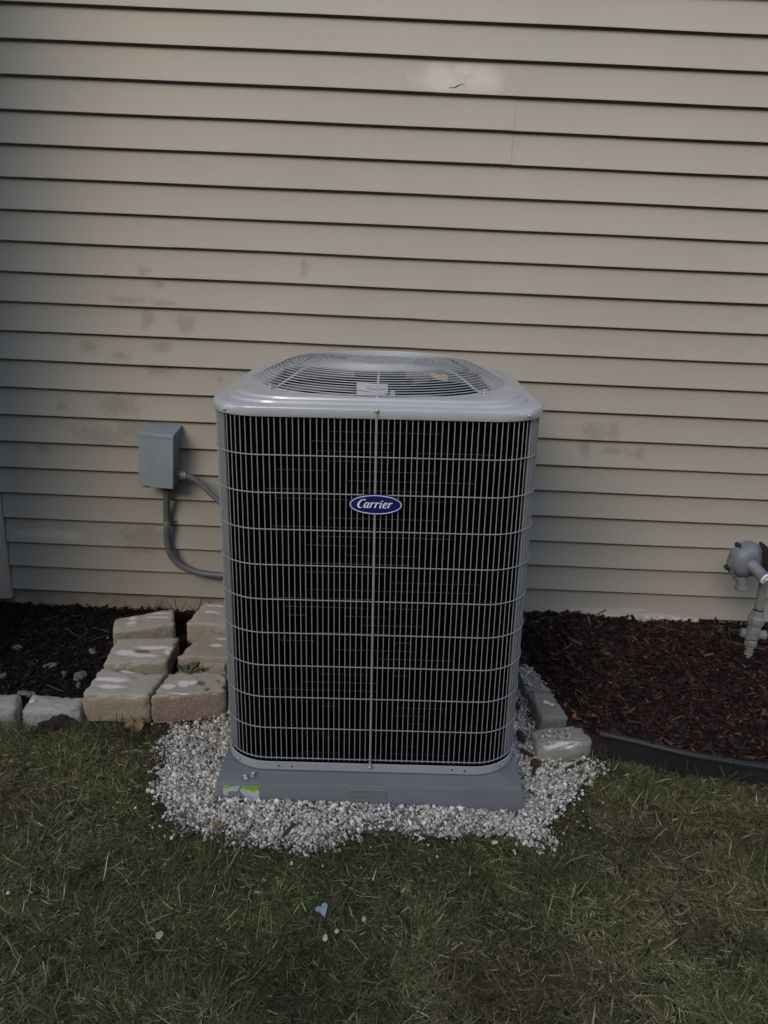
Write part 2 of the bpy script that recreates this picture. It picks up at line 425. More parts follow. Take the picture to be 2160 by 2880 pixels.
# chipped pale rim along the bottom edge, right
m = MB(); rw = random.Random(11); zz = []
for i in range(34):
    x = .86 + i * .0125
    zz.append((x, .150 - rw.uniform(0, .016), .1655 + rw.uniform(-.002, .003)))
m.loft([[(x, -.0045 + rw.uniform(-.003, .002), a) for x, a, b in zz], [(x, -.006 + rw.uniform(-.002, .002), (a + b) / 2) for x, a, b in zz], [(x, -.0012, b) for x, a, b in zz]], closed=False)
at_house(part('flaking_caulk', m, painted('caulk', (0.42, 0.40, 0.36), 0.85, 0.35, 60, bump=0.6, bscale=120), house))

# unseen side wall added at the left to shade that end of the siding
shade_wing = thing('shade_wing_wall', 'beige siding side wall added out of view at the left corner to shade the siding', 'wall', (-1.56, -.45, 0))
WL = 0.72
def at_shade_wing(o): o.location = (1.56, .45, 0); return o
for j in range(0, 17):
    at_shade_wing(siding_piece(WL, 0.0, shade_wing, lambda s_, n_, z: (-1.575 + n_, -.02 - s_, z), Z0 + j * 2 * CH, 300 + j))
    at_shade_wing(siding_piece(3.0, 0.0, shade_wing, lambda s_, n_, z: (-1.60 - s_, -.02 - WL - .045 - n_, z), Z0 + j * 2 * CH, 400 + j))
m = MB(); m.box(-4.6, -1.584, -.02 - WL - .036, .1, Z0 + .01, 3.66); at_shade_wing(part('sheathing', m, M_SHEATH, shade_wing))
m = MB(); m.box(-4.6, -1.583, -.02 - WL - .034, -.02, -.1, Z0 + .009); at_shade_wing(part('foundation', m, M_CONC, shade_wing))
m = MB(); m.box(-1.63, -1.553, -.02 - WL - .066, -.02 - WL, .123, 3.66); at_shade_wing(part('corner_post', m, M_TRIM, shade_wing))

# ------------------------------------------------------------------ pad
UC = (-.006, -.505, -.008); UR = (R(-1.2), R(-1.15), 0)
def rr(a, b, rad, z, n=9):
    """rounded rectangle loop, anticlockwise from the right"""
    out = []
    for cx, cy, s in ((a - rad, b - rad, 0), (-(a - rad), b - rad, 90), (-(a - rad), -(b - rad), 180), (a - rad, -(b - rad), 270)):
        for k in range(n):
            t = R(s + 90 * k / (n - 1)); out.append((cx + rad * math.cos(t), cy + rad * math.sin(t), z))
    return out
pad = thing('equipment_pad', 'slate grey plastic slab with torn green and white sticker under the air conditioner', 'pad', UC, UR)
m = MB(); m.loft([[(x, y - .014, z) for x, y, z in l] for l in (rr(.452, .479, .012, -.03, 4), rr(.444, .474, .012, .0, 4), rr(.434, .4685, .012, .066, 4), rr(.432, .4665, .012, .0705, 4), rr(.427, .462, .012, .0725, 4), rr(.10, .10, .01, .0765, 4))], cap1=True)
part('slab', m, M_PAD, pad, smooth=True)
def padface(x, z, e=.0012):      # point on the sloping front face
    t = z / 0.066
    return (x, -(.488 - .0055 * t) - e, z * .96)
def facepoly(name, pts, mat, e):
    m = MB(); m.add([padface(x, z, e) for x, z in pts] + [padface(x, z, 0.0) for x, z in pts],
                    [tuple(range(len(pts)))] + [(i, (i + 1) % len(pts), len(pts) + (i + 1) % len(pts), len(pts) + i) for i in range(len(pts))])
    return part(name, m, mat, pad)
facepoly('sticker_remnant', [(-.414, .066), (-.395, .0655), (-.392, .058), (-.399, .052), (-.409, .055)], M_GREENTAPE, .0011).data
facepoly('sticker_remnant', [(-.362, .0655), (-.311, .0645), (-.311, .050), (-.325, .047), (-.345, .049), (-.359, .056)], M_GREENTAPE, .0011)
M_TORN = painted('torn_paper', (0.42, 0.46, 0.48), 0.8, 0.22, 60)
facepoly('torn_paper', [(-.414, .054), (-.408, .0575), (-.398, .0545), (-.391, .060), (-.372, .0645), (-.364, .0640), (-.369, .052), (-.377, .046), (-.383, .048), (-.397, .046), (-.398, .034), (-.405, .030), (-.413, .040)], M_TORN, .0015)
facepoly('torn_paper', [(-.366, .050), (-.360, .058), (-.352, .056), (-.347, .0515), (-.338, .053), (-.334, .047), (-.321, .048), (-.315, .052), (-.311, .050), (-.310, .028), (-.320, .022), (-.323, .012), (-.335, .014), (-.346, .026), (-.356, .036)], M_TORN, .0015)
m = MB(); a = [(-.060, .0640), (.052, .0640), (.052, .036), (-.060, .036)]; b = [(-.058, .0622), (.050, .0622), (.050, .0378), (-.058, .0378)]
m.loft([[padface(*p, 0) for p in a], [padface(*p, .0016) for p in b]], cap1=True); part('raised_panel', m, M_PAD, pad)

# ------------------------------------------------------------------ air conditioner (z in its own frame, origin at the pad's foot)
ac = thing('air_conditioner', 'grey wire caged air conditioner condenser with blue oval badge standing on a grey pad', 'air conditioner', UC, UR)
A = .4245                         # half width of the cage
m = MB(); m.loft([rr(.385, .385, .11, .0775), rr(.421, .421, .127, .0765), rr(.427, .427, .13, .079), rr(.428, .428, .13, .104), rr(.4255, .4255, .129, .1050), rr(.423, .423, .127, .100), rr(.39, .39, .12, .098)], cap1=True, cap0=True)
base = part('base_pan', m, M_GREY, ac, smooth=True)
hm = MB(); hm.lathe([(.0028, 0), (.0028, .0008)], 8, axis=(0, -1, 0)); hole_me = hm.mesh('drain_hole', M_HOLE)
for x in (-.262, -.225, .236, .272): link('drain_hole', hole_me, base, (x, -.4279, .093 + random.uniform(-.003, .003)))
m = MB(); m.loft([rr(.4228, .4228, .127, .1005), rr(.4222, .4222, .1265, .1022), rr(.405, .405, .119, .104), rr(.404, .404, .118, 1.102), rr(.425, .425, .128, 1.1075)], cap1=True)  # foot loops: black skirt over the grey pan floor, darkening that recess by colour
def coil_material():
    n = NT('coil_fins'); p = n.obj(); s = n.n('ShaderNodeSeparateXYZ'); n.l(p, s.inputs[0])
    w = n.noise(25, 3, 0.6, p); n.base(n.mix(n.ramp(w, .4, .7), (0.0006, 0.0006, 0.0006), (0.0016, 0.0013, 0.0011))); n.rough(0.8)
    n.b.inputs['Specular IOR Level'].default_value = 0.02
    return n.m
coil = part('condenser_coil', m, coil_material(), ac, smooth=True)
# fin stack seen as fine dark ribs, tubes as thin horizontal runs
m = MB()
rt = random.Random(5)
for k in range(38):
    z = .125 + k * .0255
    for q in range(rt.randint(1, 3)):       # broken runs where the fins are combed open
        x0 = rt.uniform(-.30, .12); m.tube([(x0, -.4046, z), (min(.30, x0 + rt.uniform(.04, .22)), -.4046, z)], rt.uniform(.0007, .0011), 4)
    for sgn, ax in ((1, 0), (-1, 0), (1, 1)):
        m.tube([((-.28 if ax else sgn * .4046), (sgn * .4046 if ax else -.28), z), ((.28 if ax else sgn * .4046), (sgn * .4046 if ax else .28), z)], .0009, 4)
tb = part('coil_tube', m, M_TUBE, coil); tb['kind'] = 'stuff'
def perim(a, rad, n):
    """n equally spaced points with outward normal on a rounded square, starting at the front centre"""
    st = 2 * (a - rad); ar = math.pi / 2 * rad; tot = 4 * (st + ar); out = []
    for k in range(n):
        d = (tot * k / n) % tot
        segs = [('s', st / 2, (0, -a), (1, 0), (0, -1)), ('a', ar, (a - rad, -(a - rad)), -90), ('s', st, (a, -(a - rad)), (0, 1), (1, 0)), ('a', ar, (a - rad, a - rad), 0),
                ('s', st, (a - rad, a), (-1, 0), (0, 1)), ('a', ar, (-(a - rad), a - rad), 90), ('s', st, (-a, a - rad), (0, -1), (-1, 0)), ('a', ar, (-(a - rad), -(a - rad)), 180), ('s', st / 2, (-(a - rad), -a), (1, 0), (0, -1))]
        for sg in segs:
            if d <= sg[1] + 1e-9:
                if sg[0] == 's': out.append((sg[2][0] + sg[3][0] * d, sg[2][1] + sg[3][1] * d, sg[4][0], sg[4][1]))
                else:
                    t = R(sg[3]) + d / rad; out.append((sg[2][0] + rad * math.cos(t), sg[2][1] + rad * math.sin(t), math.cos(t), math.sin(t)))
                break
            d -= sg[1]
    return out
# corner posts
for q in range(4):
    m = MB(); rad = .125; a0 = A - .006; cx = a0 - rad; s0, s1 = (322, 362) if q == 0 else (178, 218) if q == 1 else (-2, 90) if q == 2 else (90, 182)
    px = cx if q in (0, 2) else -cx; py = -cx if q in (0, 1) else cx
    lo = []
    for rad_ in (rad, rad - .003):
        lo.append([(px + rad_ * math.cos(R(s0 + (s1 - s0) * k / 12)), py + rad_ * math.sin(R(s0 + (s1 - s0) * k / 12))) for k in range(13)])
    ring = lo[0] + lo[1][::-1]
    m.loft([[(x, y, .0995) for x, y in ring], [(x, y, 1.108) for x, y in ring]], cap0=True, cap1=True)
    part('corner_post', m, M_POST, ac, smooth=True)
# cage
m = MB(); m.tube([(0, 0, .112), (0, 0, 1.117)], .00128, 6); wire_me = m.mesh('grille_wire', M_WIRE, True)
NW = 212
rw = random.Random(2)
for k, (x, y, nx, ny) in enumerate(perim(A, .131, NW)):
    if k == 0: continue
    link('grille_wire', wire_me, ac, (x + rw.uniform(-.0004, .0004), y, 0), (R(rw.uniform(-.03, .03)), R(rw.uniform(-.03, .03)), 0))
loop = rr(A + .0028, A + .0028, .1335, 0, 11); m = MB(); m.tube(loop, .00155, 6, closed=True); hoop_me = m.mesh('grille_hoop', M_WIRE, 'all')
for k in range(11): link('grille_hoop', hoop_me, ac, (0, 0, .119 + k * .0990))
# tie rods with flattened ends and screws
m = MB(); m.tube([(0, 0, .097), (0, 0, .106)], .0038, 8); m.tube([(0, 0, .104), (0, 0, .112), (0, 0, 1.108), (0, 0, 1.116)], [.0045, .0030, .0030, .0045], 8); m.tube([(0, 0, 1.115), (0, 0, 1.132)], [.0055, .0042], 8)
rod_me = m.mesh('tie_rod', M_WIRE, True)
m = MB(); m.lathe([(.0062, 0), (.0062, .001), (.0045, .0012), (.0045, .004), (.003, .005)], 8, axis=(0, -1, 0)); screw_me = m.mesh('screw', M_STEEL, True)
for ang in (0, 90, 180, 270):
    c, s = round(math.cos(R(ang))), round(math.sin(R(ang)))
    def rot(x, y): return (x * c - y * s, x * s + y * c)
    x, y = rot(0, -(A + .0065)); o = link('tie_rod', rod_me, ac, (x, y, 0), (0, 0, R(ang)))
    for z, e in ((1.128, .0125), (.099, .0085)):
        if ang in (90, 270): continue
        x, y = rot(0, -(A + e) + .003); link('screw', screw_me, o, (0, -.003, z))
for sx in (-1, 1):
    for sy in (-1, 1):
        ang = R(50) if sy < 0 else R(76)
        d = (sx * math.cos(ang), sy * math.sin(ang))
        for z, rad, cc in ((1.119, .1405, .2915), (.094, .1300, .298)):
            link('screw', screw_me, ac, (sx * cc + d[0] * rad, sy * cc + d[1] * rad, z), (0, 0, math.atan2(d[1], d[0]) + math.pi / 2))
# top cap
N_ = 16
def circ(r_, z):
    base_ = rr(.4, .4, .17, 0, N_); out = []
    for x, y, _ in base_:
        t = math.atan2(y, x); out.append((r_ * math.cos(t), r_ * math.sin(t), z))
    return out
def cl(ins, z, rad): a_ = .4325 - ins; return rr(a_, a_, rad, z, N_)
m = MB()
m.loft([cl(.016, 1.1105, .126), cl(.0045, 1.1083, .137), cl(.0012, 1.108, .140), cl(0, 1.110, .141), cl(0, 1.1275, .141), cl(.0015, 1.1315, .140), cl(.006, 1.1340, .138), cl(.020, 1.1352, .136),
        cl(.033, 1.1358, .140), cl(.0345, 1.1366, .145), cl(.0358, 1.1415, .147), cl(.0378, 1.1430, .149), cl(.041, 1.1435, .15), cl(.0495, 1.1437, .158), cl(.0508, 1.1445, .159), cl(.0522, 1.1490, .16), cl(.0545, 1.1501, .162), cl(.060, 1.1505, .17), circ(.3665, 1.1505), circ(.362, 1.150), circ(.3575, 1.147), circ(.356, 1.142)])
cap = part('top_cap', m, M_CAP, ac, smooth=True)
m = MB(); m.loft([circ(.3565, 1.1435), circ(.352, 1.136), circ(.348, 1.12), circ(.345, .98)])
shroud = part('fan_shroud', m, painted('shroud_grey', (0.16, 0.165, 0.17), .5, .1), ac, smooth='all')
m = MB(); m.lathe([(.345, .98), (.07, .975)], 32, cap=False); part('fan_deck', m, M_HOLE, ac)
# fan guard
guard = link('fan_guard', None, ac)
GP = [(.105, 1.2015), (.16, 1.2030), (.22, 1.2035), (.25, 1.2030), (.265, 1.2015), (.280, 1.1970), (.3725, 1.1508)]
def gz(r_):
    for (a_, b_), (c_, d_) in zip(GP, GP[1:]):
        if a_ <= r_ <= c_: return b_ + (d_ - b_) * (r_ - a_) / (c_ - a_)
    return GP[0][1] if r_ < GP[0][0] else GP[-1][1]
radii = [.114 + .0134 * k for k in range(12)] + [.2742 + .00985 * k for k in range(11)]
for r_ in radii:
    m = MB(); m.tube([(r_ * math.cos(2 * math.pi * k / 72), r_ * math.sin(2 * math.pi * k / 72), gz(r_)) for k in range(72)], .00135, 5, closed=True)
    part('guard_ring', m, M_GUARD, guard, smooth='all')
for ang in (39, 141, 221, 318, 90, 270):
    m = MB(); rs = [.05, .12, .2, .25, .28, .30, .32, .34, .36] + ([.372, .388] if ang not in (90, 270) else [.372])
    pts = [(r_ * math.cos(R(ang)), r_ * math.sin(R(ang)), gz(r_) - .0045 if r_ < .37 else (1.1522 if ang not in (90, 270) else gz(r_) - .004)) for r_ in rs]
    m.tube(pts, .0034, 6); arm = part('guard_arm', m, M_GUARD, guard, smooth=True)
    if ang not in (90, 270):
        m = MB(); o_ = (.382 * math.cos(R(ang)), .382 * math.sin(R(ang)), 1.1508)
        m.lathe([(.0105, 0), (.0105, .0035), (.0075, .004), (.0075, .0095), (.005, .012), (.001, .0125)], 12, origin=o_); part('bolt', m, M_STEEL, arm, smooth=True)
m = MB(); m.lathe([(.104, 1.1985), (.107, 1.2010), (.104, 1.2045), (.07, 1.2055), (.01, 1.2058)], 40); hub = part('hub_plate', m, M_WIRE, guard, smooth=True)
m = MB(); m.lathe([(.0055, 0), (.0055, .001), (.0035, .003), (.001, .0035)], 8); hs = m.mesh('screw', M_STEEL, True)
for ang in (20, 110, 200, 290): link('screw', hs, hub, (.055 * math.cos(R(ang)), .055 * math.sin(R(ang)), 1.2055))
# motor and blades
m = MB(); m.lathe([(.02, 1.197), (.072, 1.196), (.077, 1.192), (.077, 1.02), (.07, 1.012), (.02, 1.01)][::-1], 28); motor = part('fan_motor', m, M_BLACK, ac, smooth=True)
m = MB()
def mlab(a0, a1, z0, z1, r_=.0776, n=7):
    return [[(r_ * math.sin(R(a0 + (a1 - a0) * k / n)), -r_ * math.cos(R(a0 + (a1 - a0) * k / n)), z) for k in range(n + 1)] for z in (z0, z1)]
m.loft(mlab(-62, 18, 1.085, 1.143), closed=False); part('motor_label', m, M_LABEL, motor, smooth='all')
m = MB(); m.loft(mlab(24, 36, 1.085, 1.122), closed=False); part('motor_label', m, M_LABEL, motor, smooth='all')
m = MB()
for z0, z1, a0, a1 in ((1.131, 1.1335, -30, 10), (1.126, 1.128, -30, 12), (1.118, 1.1195, -55, -5), (1.108, 1.1105, -5, 14), (1.102, 1.1055, -58, 2), (1.096, 1.0975, -58, 12)):
    m.loft(mlab(a0, a1, z0, z1, .0780), closed=False)
part('motor_label_print', m, M_PRINT, motor)
for ang in (72, 192, 312):
    g_ = []
    for i in range(7):
        r_ = .07 + (.332 - .07) * i / 6; row = []
        for k in range(9):
            u = k / 8 - .5; w = R(62 - 8 * i / 6); t = R(ang) + u * w + R(14) * (i / 6) ** 2
            row.append((r_ * math.cos(t), r_ * math.sin(t), 1.075 - u * .085 + .012 * (1 - (2 * u) ** 2)))
        g_.append(row)
    m = MB(); m.loft(g_, closed=False); o = part('fan_blade', m, M_BLADEMETAL, ac, smooth='all')
    sm = o.modifiers.new('thick', 'SOLIDIFY'); sm.thickness = .0025
m = MB()
def slab_(a0, a1, z0, z1, r_): return [[(r_ * math.cos(R(a0 + (a1 - a0) * k / 8)), r_ * math.sin(R(a0 + (a1 - a0) * k / 8)), z) for k in range(9)] for z in (z0, z1)]
m.loft(slab_(50, 66, 1.095, 1.128, .3435), closed=False); part('caution_label', m, M_YELLOW, shroud)
# badge
badge = link('badge', None, ac, (.002, -(A + .0125), .889))
def oval(a_, b_, y): return [(a_ * math.cos(2 * math.pi * k / 48), y, b_ * math.sin(2 * math.pi * k / 48)) for k in range(48)]
m = MB(); m.loft([oval(.0670, .0260, .006), oval(.0685, .0272, .004), oval(.0685, .0272, .0), oval(.0675, .0264, -.0015)], cap0=True, cap1=True); part('badge_plate', m, M_BLUE, badge, smooth=True)
m = MB(); m.loft([oval(.0660, .0252, -.0013), oval(.0660, .0252, -.0024), oval(.0640, .0233, -.0024), oval(.0640, .0233, -.0013)]); part('badge_rim', m, M_WHITE, badge)
STROKES = {   # italic serif letters as centre lines: (x, z, width); x-height 1
    'C': [[(1.30, 1.42, .30), (1.20, 1.50, .22), (.95, 1.54, .12), (.62, 1.40, .24), (.36, 1.05, .34), (.26, .66, .38), (.34, .28, .32), (.56, .05, .20), (.82, .02, .13), (1.05, .16, .09)]],
    'a': [[(.86, .92, .12), (.66, 1.0, .14), (.42, .88, .22), (.24, .58, .28), (.22, .28, .28), (.34, .04, .16), (.52, .10, .13), (.76, .44, .12)],
          [(.98, 1.0, .24), (.88, .62, .25), (.80, .26, .25), (.88, .04, .18), (1.06, .14, .08)]],
    'r': [[(.10, .88, .08), (.26, .96, .14), (.34, .86, .24), (.28, .48, .26), (.20, .02, .27)], [(.32, .56, .12), (.48, .84, .13), (.66, .99, .17), (.80, .90, .25)]],
    'i': [[(.12, .88, .08), (.30, .96, .16), (.34, .82, .25), (.26, .42, .26), (.24, .14, .22), (.34, .02, .15), (.50, .12, .08)], [(.38, 1.42, .26), (.42, 1.32, .28), (.40, 1.22, .26)]],
    'e': [[(.30, .46, .11), (.56, .54, .12), (.76, .72, .16), (.74, .92, .16), (.56, 1.0, .13), (.36, .88, .22), (.22, .58, .28), (.24, .24, .28), (.42, .04, .17), (.62, .05, .12), (.82, .22, .08)]],
}
def ribbon(mb, st, s, ox, oz, y, dy):
    # smooth the centre line, then sweep a flat nib
    pts = [Vector(p) for p in st]; out = []
    for i in range(len(pts) - 1):
        p0 = pts[max(i - 1, 0)]; p1 = pts[i]; p2 = pts[i + 1]; p3 = pts[min(i + 2, len(pts) - 1)]
        for k in range(5):
            t = k / 5; out.append(.5 * ((2 * p1) + (p2 - p0) * t + (2 * p0 - 5 * p1 + 4 * p2 - p3) * t * t + (3 * p1 - p0 - 3 * p2 + p3) * t ** 3))
    out.append(pts[-1]); L_, R_ = [], []
    for i, p in enumerate(out):
        d = out[min(i + 1, len(out) - 1)] - out[max(i - 1, 0)]; d = Vector((d.x, d.y, 0)); d.normalize(); nn = Vector((-d.y, d.x))
        w = p.z / 2
        for lst, sg in ((L_, 1), (R_, -1)):
            x, z = p.x + nn.x * w * sg, p.y + nn.y * w * sg
            lst.append((ox + s * (x + .22 * z), y - dy, oz + s * z))
    n = len(L_); back = lambda q: [(a, y + .001, c) for a, b, c in q]
    mb.loft([back(L_), L_, R_, back(R_)], closed=False)
xh = .0142; cur = -.0497
for ch, adv in (('C', 1.16), ('a', 1.10), ('r', .86), ('r', .86), ('i', .60), ('e', .90), ('r', .9)):
    m = MB()
    for q, st in enumerate(STROKES[ch]): ribbon(m, st, xh, cur, -.0088, -.0022, .0002 + .00015 * q)
    part('letter', m, M_WHITE, badge); cur += adv * xh

# ------------------------------------------------------------------ disconnect box and conduits
box = thing('disconnect_box', 'small blue grey electrical disconnect box mounted on the siding', 'electrical box', (-.834, 0, .745), (0, R(3.0), 0))
m = MB(); m.box(-.060, .060, -.092, .014, -.0975, .088)
part('enclosure', m, M_BOX, box)
m = MB()   # hinged cover with returned sides
m.box(-.0625, .0625, -.101, -.094, -.101, .086); m.box(-.0625, -.0605, -.094, -.03, -.099, .086); m.box(.0605, .0625, -.094, -.03, -.099, .086)
part('cover', m, M_BOX, box)
m = MB()   # sloping hood
m.add([(-.064, -.104, .0865), (.064, -.104, .0865), (.064, .012, .0865), (-.064, .012, .0865), (-.064, -.104, .101), (.064, -.104, .101), (.064, .012, .114), (-.064, .012, .114)],
      [(0, 3, 2, 1), (4, 5, 6, 7), (0, 1, 5, 4), (1, 2, 6, 5), (2, 3, 7, 6), (3, 0, 4, 7)])
part('hood', m, M_BOX, box)
m = MB(); m.box(-.048, -.022, -.1035, -.1015, -.1035, -.0955); o = part('hasp', m, M_STEEL, box)
for x in (-.041, -.029):
    m = MB(); m.lathe([(.003, 0), (.003, .0006)], 8, origin=(x, -.1036, -.0995), axis=(0, -1, 0)); part('hasp_hole', m, M_HOLE, o)
for b_ in box.children:
    if b_.name.startswith(('cover', 'hood', 'enclosure')):
        bv = b_.modifiers.new('edge', 'BEVEL'); bv.width = .002; bv.segments = 2; bv.limit_method = 'ANGLE'

def smooth_path(pts, k=10):
    pts = [Vector(p) for p in pts]; out = []
    for i in range(len(pts) - 1):
        p0 = pts[max(i - 1, 0)]; p1 = pts[i]; p2 = pts[i + 1]; p3 = pts[min(i + 2, len(pts) - 1)]
        for j in range(k):
            t = j / k; out.append(.5 * ((2 * p1) + (p2 - p0) * t + (2 * p0 - 5 * p1 + 4 * p2 - p3) * t * t + (3 * p1 - p0 - 3 * p2 + p3) * t ** 3))
    out.append(pts[-1]); return out
whip = thing('conduit', 'grey flexible conduit running from the side of the electrical box to the air conditioner', 'conduit', (-.76, -.05, .67))
def at_(o, t): o.location = -Vector(t.location); return o
m = MB(); m.tube(smooth_path([(-.768, -.045, .679), (-.735, -.05, .678), (-.69, -.09, .672), (-.62, -.17, .652), (-.54, -.24, .615), (-.46, -.29, .585), (-.40, -.31, .575)]), .0108, 12)
at_(part('tubing', m, M_CONDUIT, whip, smooth=True), whip)
m = MB(); m.lathe([(.014, 0), (.0155, .003), (.0155, .012), (.0185, .013), (.0185, .027), (.0165, .029), (.0165, .036), (.0125, .039)], 10, origin=(-.775, -.045, .680), axis=(1, -.08, -.03)); at_(part('connector_nut', m, M_NUT, whip), whip)
feed = thing('conduit', 'dark grey conduit curving down from under the electrical box behind the air conditioner', 'conduit', (-.83, -.03, .45))
m = MB(); m.tube(smooth_path([(-.812, -.036, .655), (-.820, -.034, .60), (-.828, -.022, .53), (-.830, -.020, .47), (-.8325, -.021, .41), (-.822, -.024, .355), (-.79, -.026, .312), (-.74, -.028, .287), (-.68, -.03, .276), (-.60, -.035, .273), (-.50, -.06, .272), (-.40, -.12, .27)]), [.0132] * 111, 14)
at_(part('tubing', m, M_CONDUIT, feed, smooth=True), feed)
m = MB(); m.lathe([(.0165, 0), (.0165, .02), (.0145, .022), (.0145, .03)], 10, origin=(-.8105, -.037, .655), axis=(-.12, .03, -1)); at_(part('connector_nut', m, M_NUT, feed), feed)
m = MB(); st_ = []
for zz_ in (.489, .466): st_.append([(-.830 + .0148 * math.cos(R(a_)), -.0195 - .0148 * math.sin(R(a_)), zz_) for a_ in range(-30, 211, 20)])
m.loft(st_, closed=False); m.lathe([(.0115, 0), (.0115, .002)], 14, origin=(-.806, -.002, .4785), axis=(0, -1, 0)); strap = at_(part('strap', m, M_NUT, feed, smooth=True), feed)
m = MB(); m.lathe([(.0042, 0), (.0042, .002)], 8, origin=(-.805, -.0045, .4785), axis=(0, -1, 0)); o = part('screw', m, M_HOLE, strap)

# ------------------------------------------------------------------ gas regulator and riser
gas = thing('gas_regulator', 'grey painted gas pressure regulator on a riser pipe at the right edge', 'gas regulator', (1.43, -.12, .06))
GC = Vector((1.333, -.135, .492)); ga = Vector((.22, -.95, -.05)).normalized()
def gpart(name, mb, mat, par=None, smooth=True):
    o = part(name, mb, mat, par or gas, smooth)
    if par is None: o.location = -Vector(gas.location)
    return o
m = MB(); m.lathe([(.02, -.030), (.052, -.026), (.058, -.012), (.068, -.008), (.0695, -.004), (.0695, .004), (.068, .008), (.060, .010), (.057, .022), (.048, .036), (.032, .043), (.01, .045)], 32, origin=GC, axis=ga)
rb = gpart('regulator_body', m, M_GAS)
qr = Vector((0, 0, 1)).rotation_difference(ga).to_matrix()
for a_ in (35, 140, 215, 325, 270):
    ex = qr @ Vector((math.cos(R(a_)), math.sin(R(a_)), 0)); o_ = GC + ex * .0700
    m = MB(); m.lathe([(.0085, -.010), (.0095, -.004), (.0095, .006), (.006, .0065), (.006, .012)], 8, origin=o_, axis=ga); gpart('flange_bolt', m, M_RUST if a_ != 270 else M_GAS, rb)
ba = Vector((.42, -.80, -.36)).normalized(); b0 = GC + ga * .030
m = MB(); m.lathe([(.024, 0), (.0215, .02), (.0205, .066), (.0222, .067), (.0222, .076)], 18, origin=b0, axis=ba); boss = gpart('spring_housing', m, M_GAS)
m = MB(); m.lathe([(.0205, .0762), (.0200, .0815), (.004, .083)], 18, origin=b0, axis=ba); m.tube([tuple(b0 + ba * .0835 + Vector((-.010, 0, .001))), tuple(b0 + ba * .0835 + Vector((.010, 0, -.001)))], .0022, 5); gpart('housing_cap', m, M_LABEL, boss)
m = MB(); c_ = GC + ga * .041 + Vector((-.006, -.002, .032)); m.add([tuple(c_ + Vector(p)) for p in ((-.024, -.002, -.009), (.024, .008, -.007), (.022, .014, .011), (-.020, .004, .010))], [(0, 1, 2, 3)]); gpart('name_plate', m, M_LABEL, rb, False)
m = MB(); e0 = GC + Vector((.0, -.005, -.055)); m.tube(smooth_path([tuple(e0), tuple(e0 + Vector((.004, -.005, -.025))), tuple(e0 + Vector((.006, -.008, -.045)))], 5), .020, 14); m.lathe([(.024, 0), (.0255, .004), (.0255, .014), (.021, .016)], 14, origin=e0 + Vector((.006, -.008, -.035)), axis=(.05, -.05, -1)); gpart('vent_port', m, M_GAS)
m = MB(); m.tube([(1.350, -.125, .478), (1.432, -.12, .470)], .0185, 12); m.lathe([(.026, 0), (.026, .03)], 8, origin=(1.392, -.122, .474), axis=(1, .05, -.1)); m.tube([(1.432, -.12, .470), (1.47, -.12, .47), (1.56, -.12, .47)], .02, 12); gpart('side_pipe', m, M_GAS)
m = MB(); m.tube([(1.428, -.12, .482), (1.4325, -.12, .292)], .0165, 14); gpart('riser_pipe', m, M_GAS2)
m = MB(); m.box(1.396, 1.404, -.20, -.09, .44, .545); gpart('bracket', m, M_RUST, None, False)
m = MB(); m.lathe([(.0175, .300), (.0175, .306)], 14, origin=(1.4325, -.12, 0)); gpart('rust_ring', m, M_RUST)
m = MB(); m.lathe([(.020, .242), (.0285, .246), (.031, .256), (.031, .272), (.026, .278), (.024, .286), (.022, .298), (.018, .299)], 8, origin=(1.4325, -.12, 0)); gpart('union_coupling', m, M_GAS2, None, False)
m = MB(); m.lathe([(.018, .186), (.026, .194), (.028, .216), (.024, .236), (.021, .243)], 12, origin=(1.4315, -.12, 0)); m.lathe([(.014, -.048), (.017, -.046), (.018, -.02), (.016, .02), (.018, .044), (.012, .047)], 10, origin=(1.4315, -.125, .210), axis=(1, -.15, 0)); m.box(1.398, 1.404, -.150, -.135, .197, .247); gpart('shutoff_valve', m, M_GAS2)
m = MB(); m.lathe([(.021, .163), (.0235, .166), (.0235, .182), (.019, .187)], 8, origin=(1.4305, -.12, 0)); m.lathe([(.0160, .02)] + [(.0172 if k % 2 else .0148, .025 + .0062 * k) for k in range(23)], 12, origin=(1.430, -.12, 0)); gpart('threaded_nipple', m, M_GAS2)
gas.location = (1.383, -.218, .060); gas.scale = (.965, .965, 1.05)

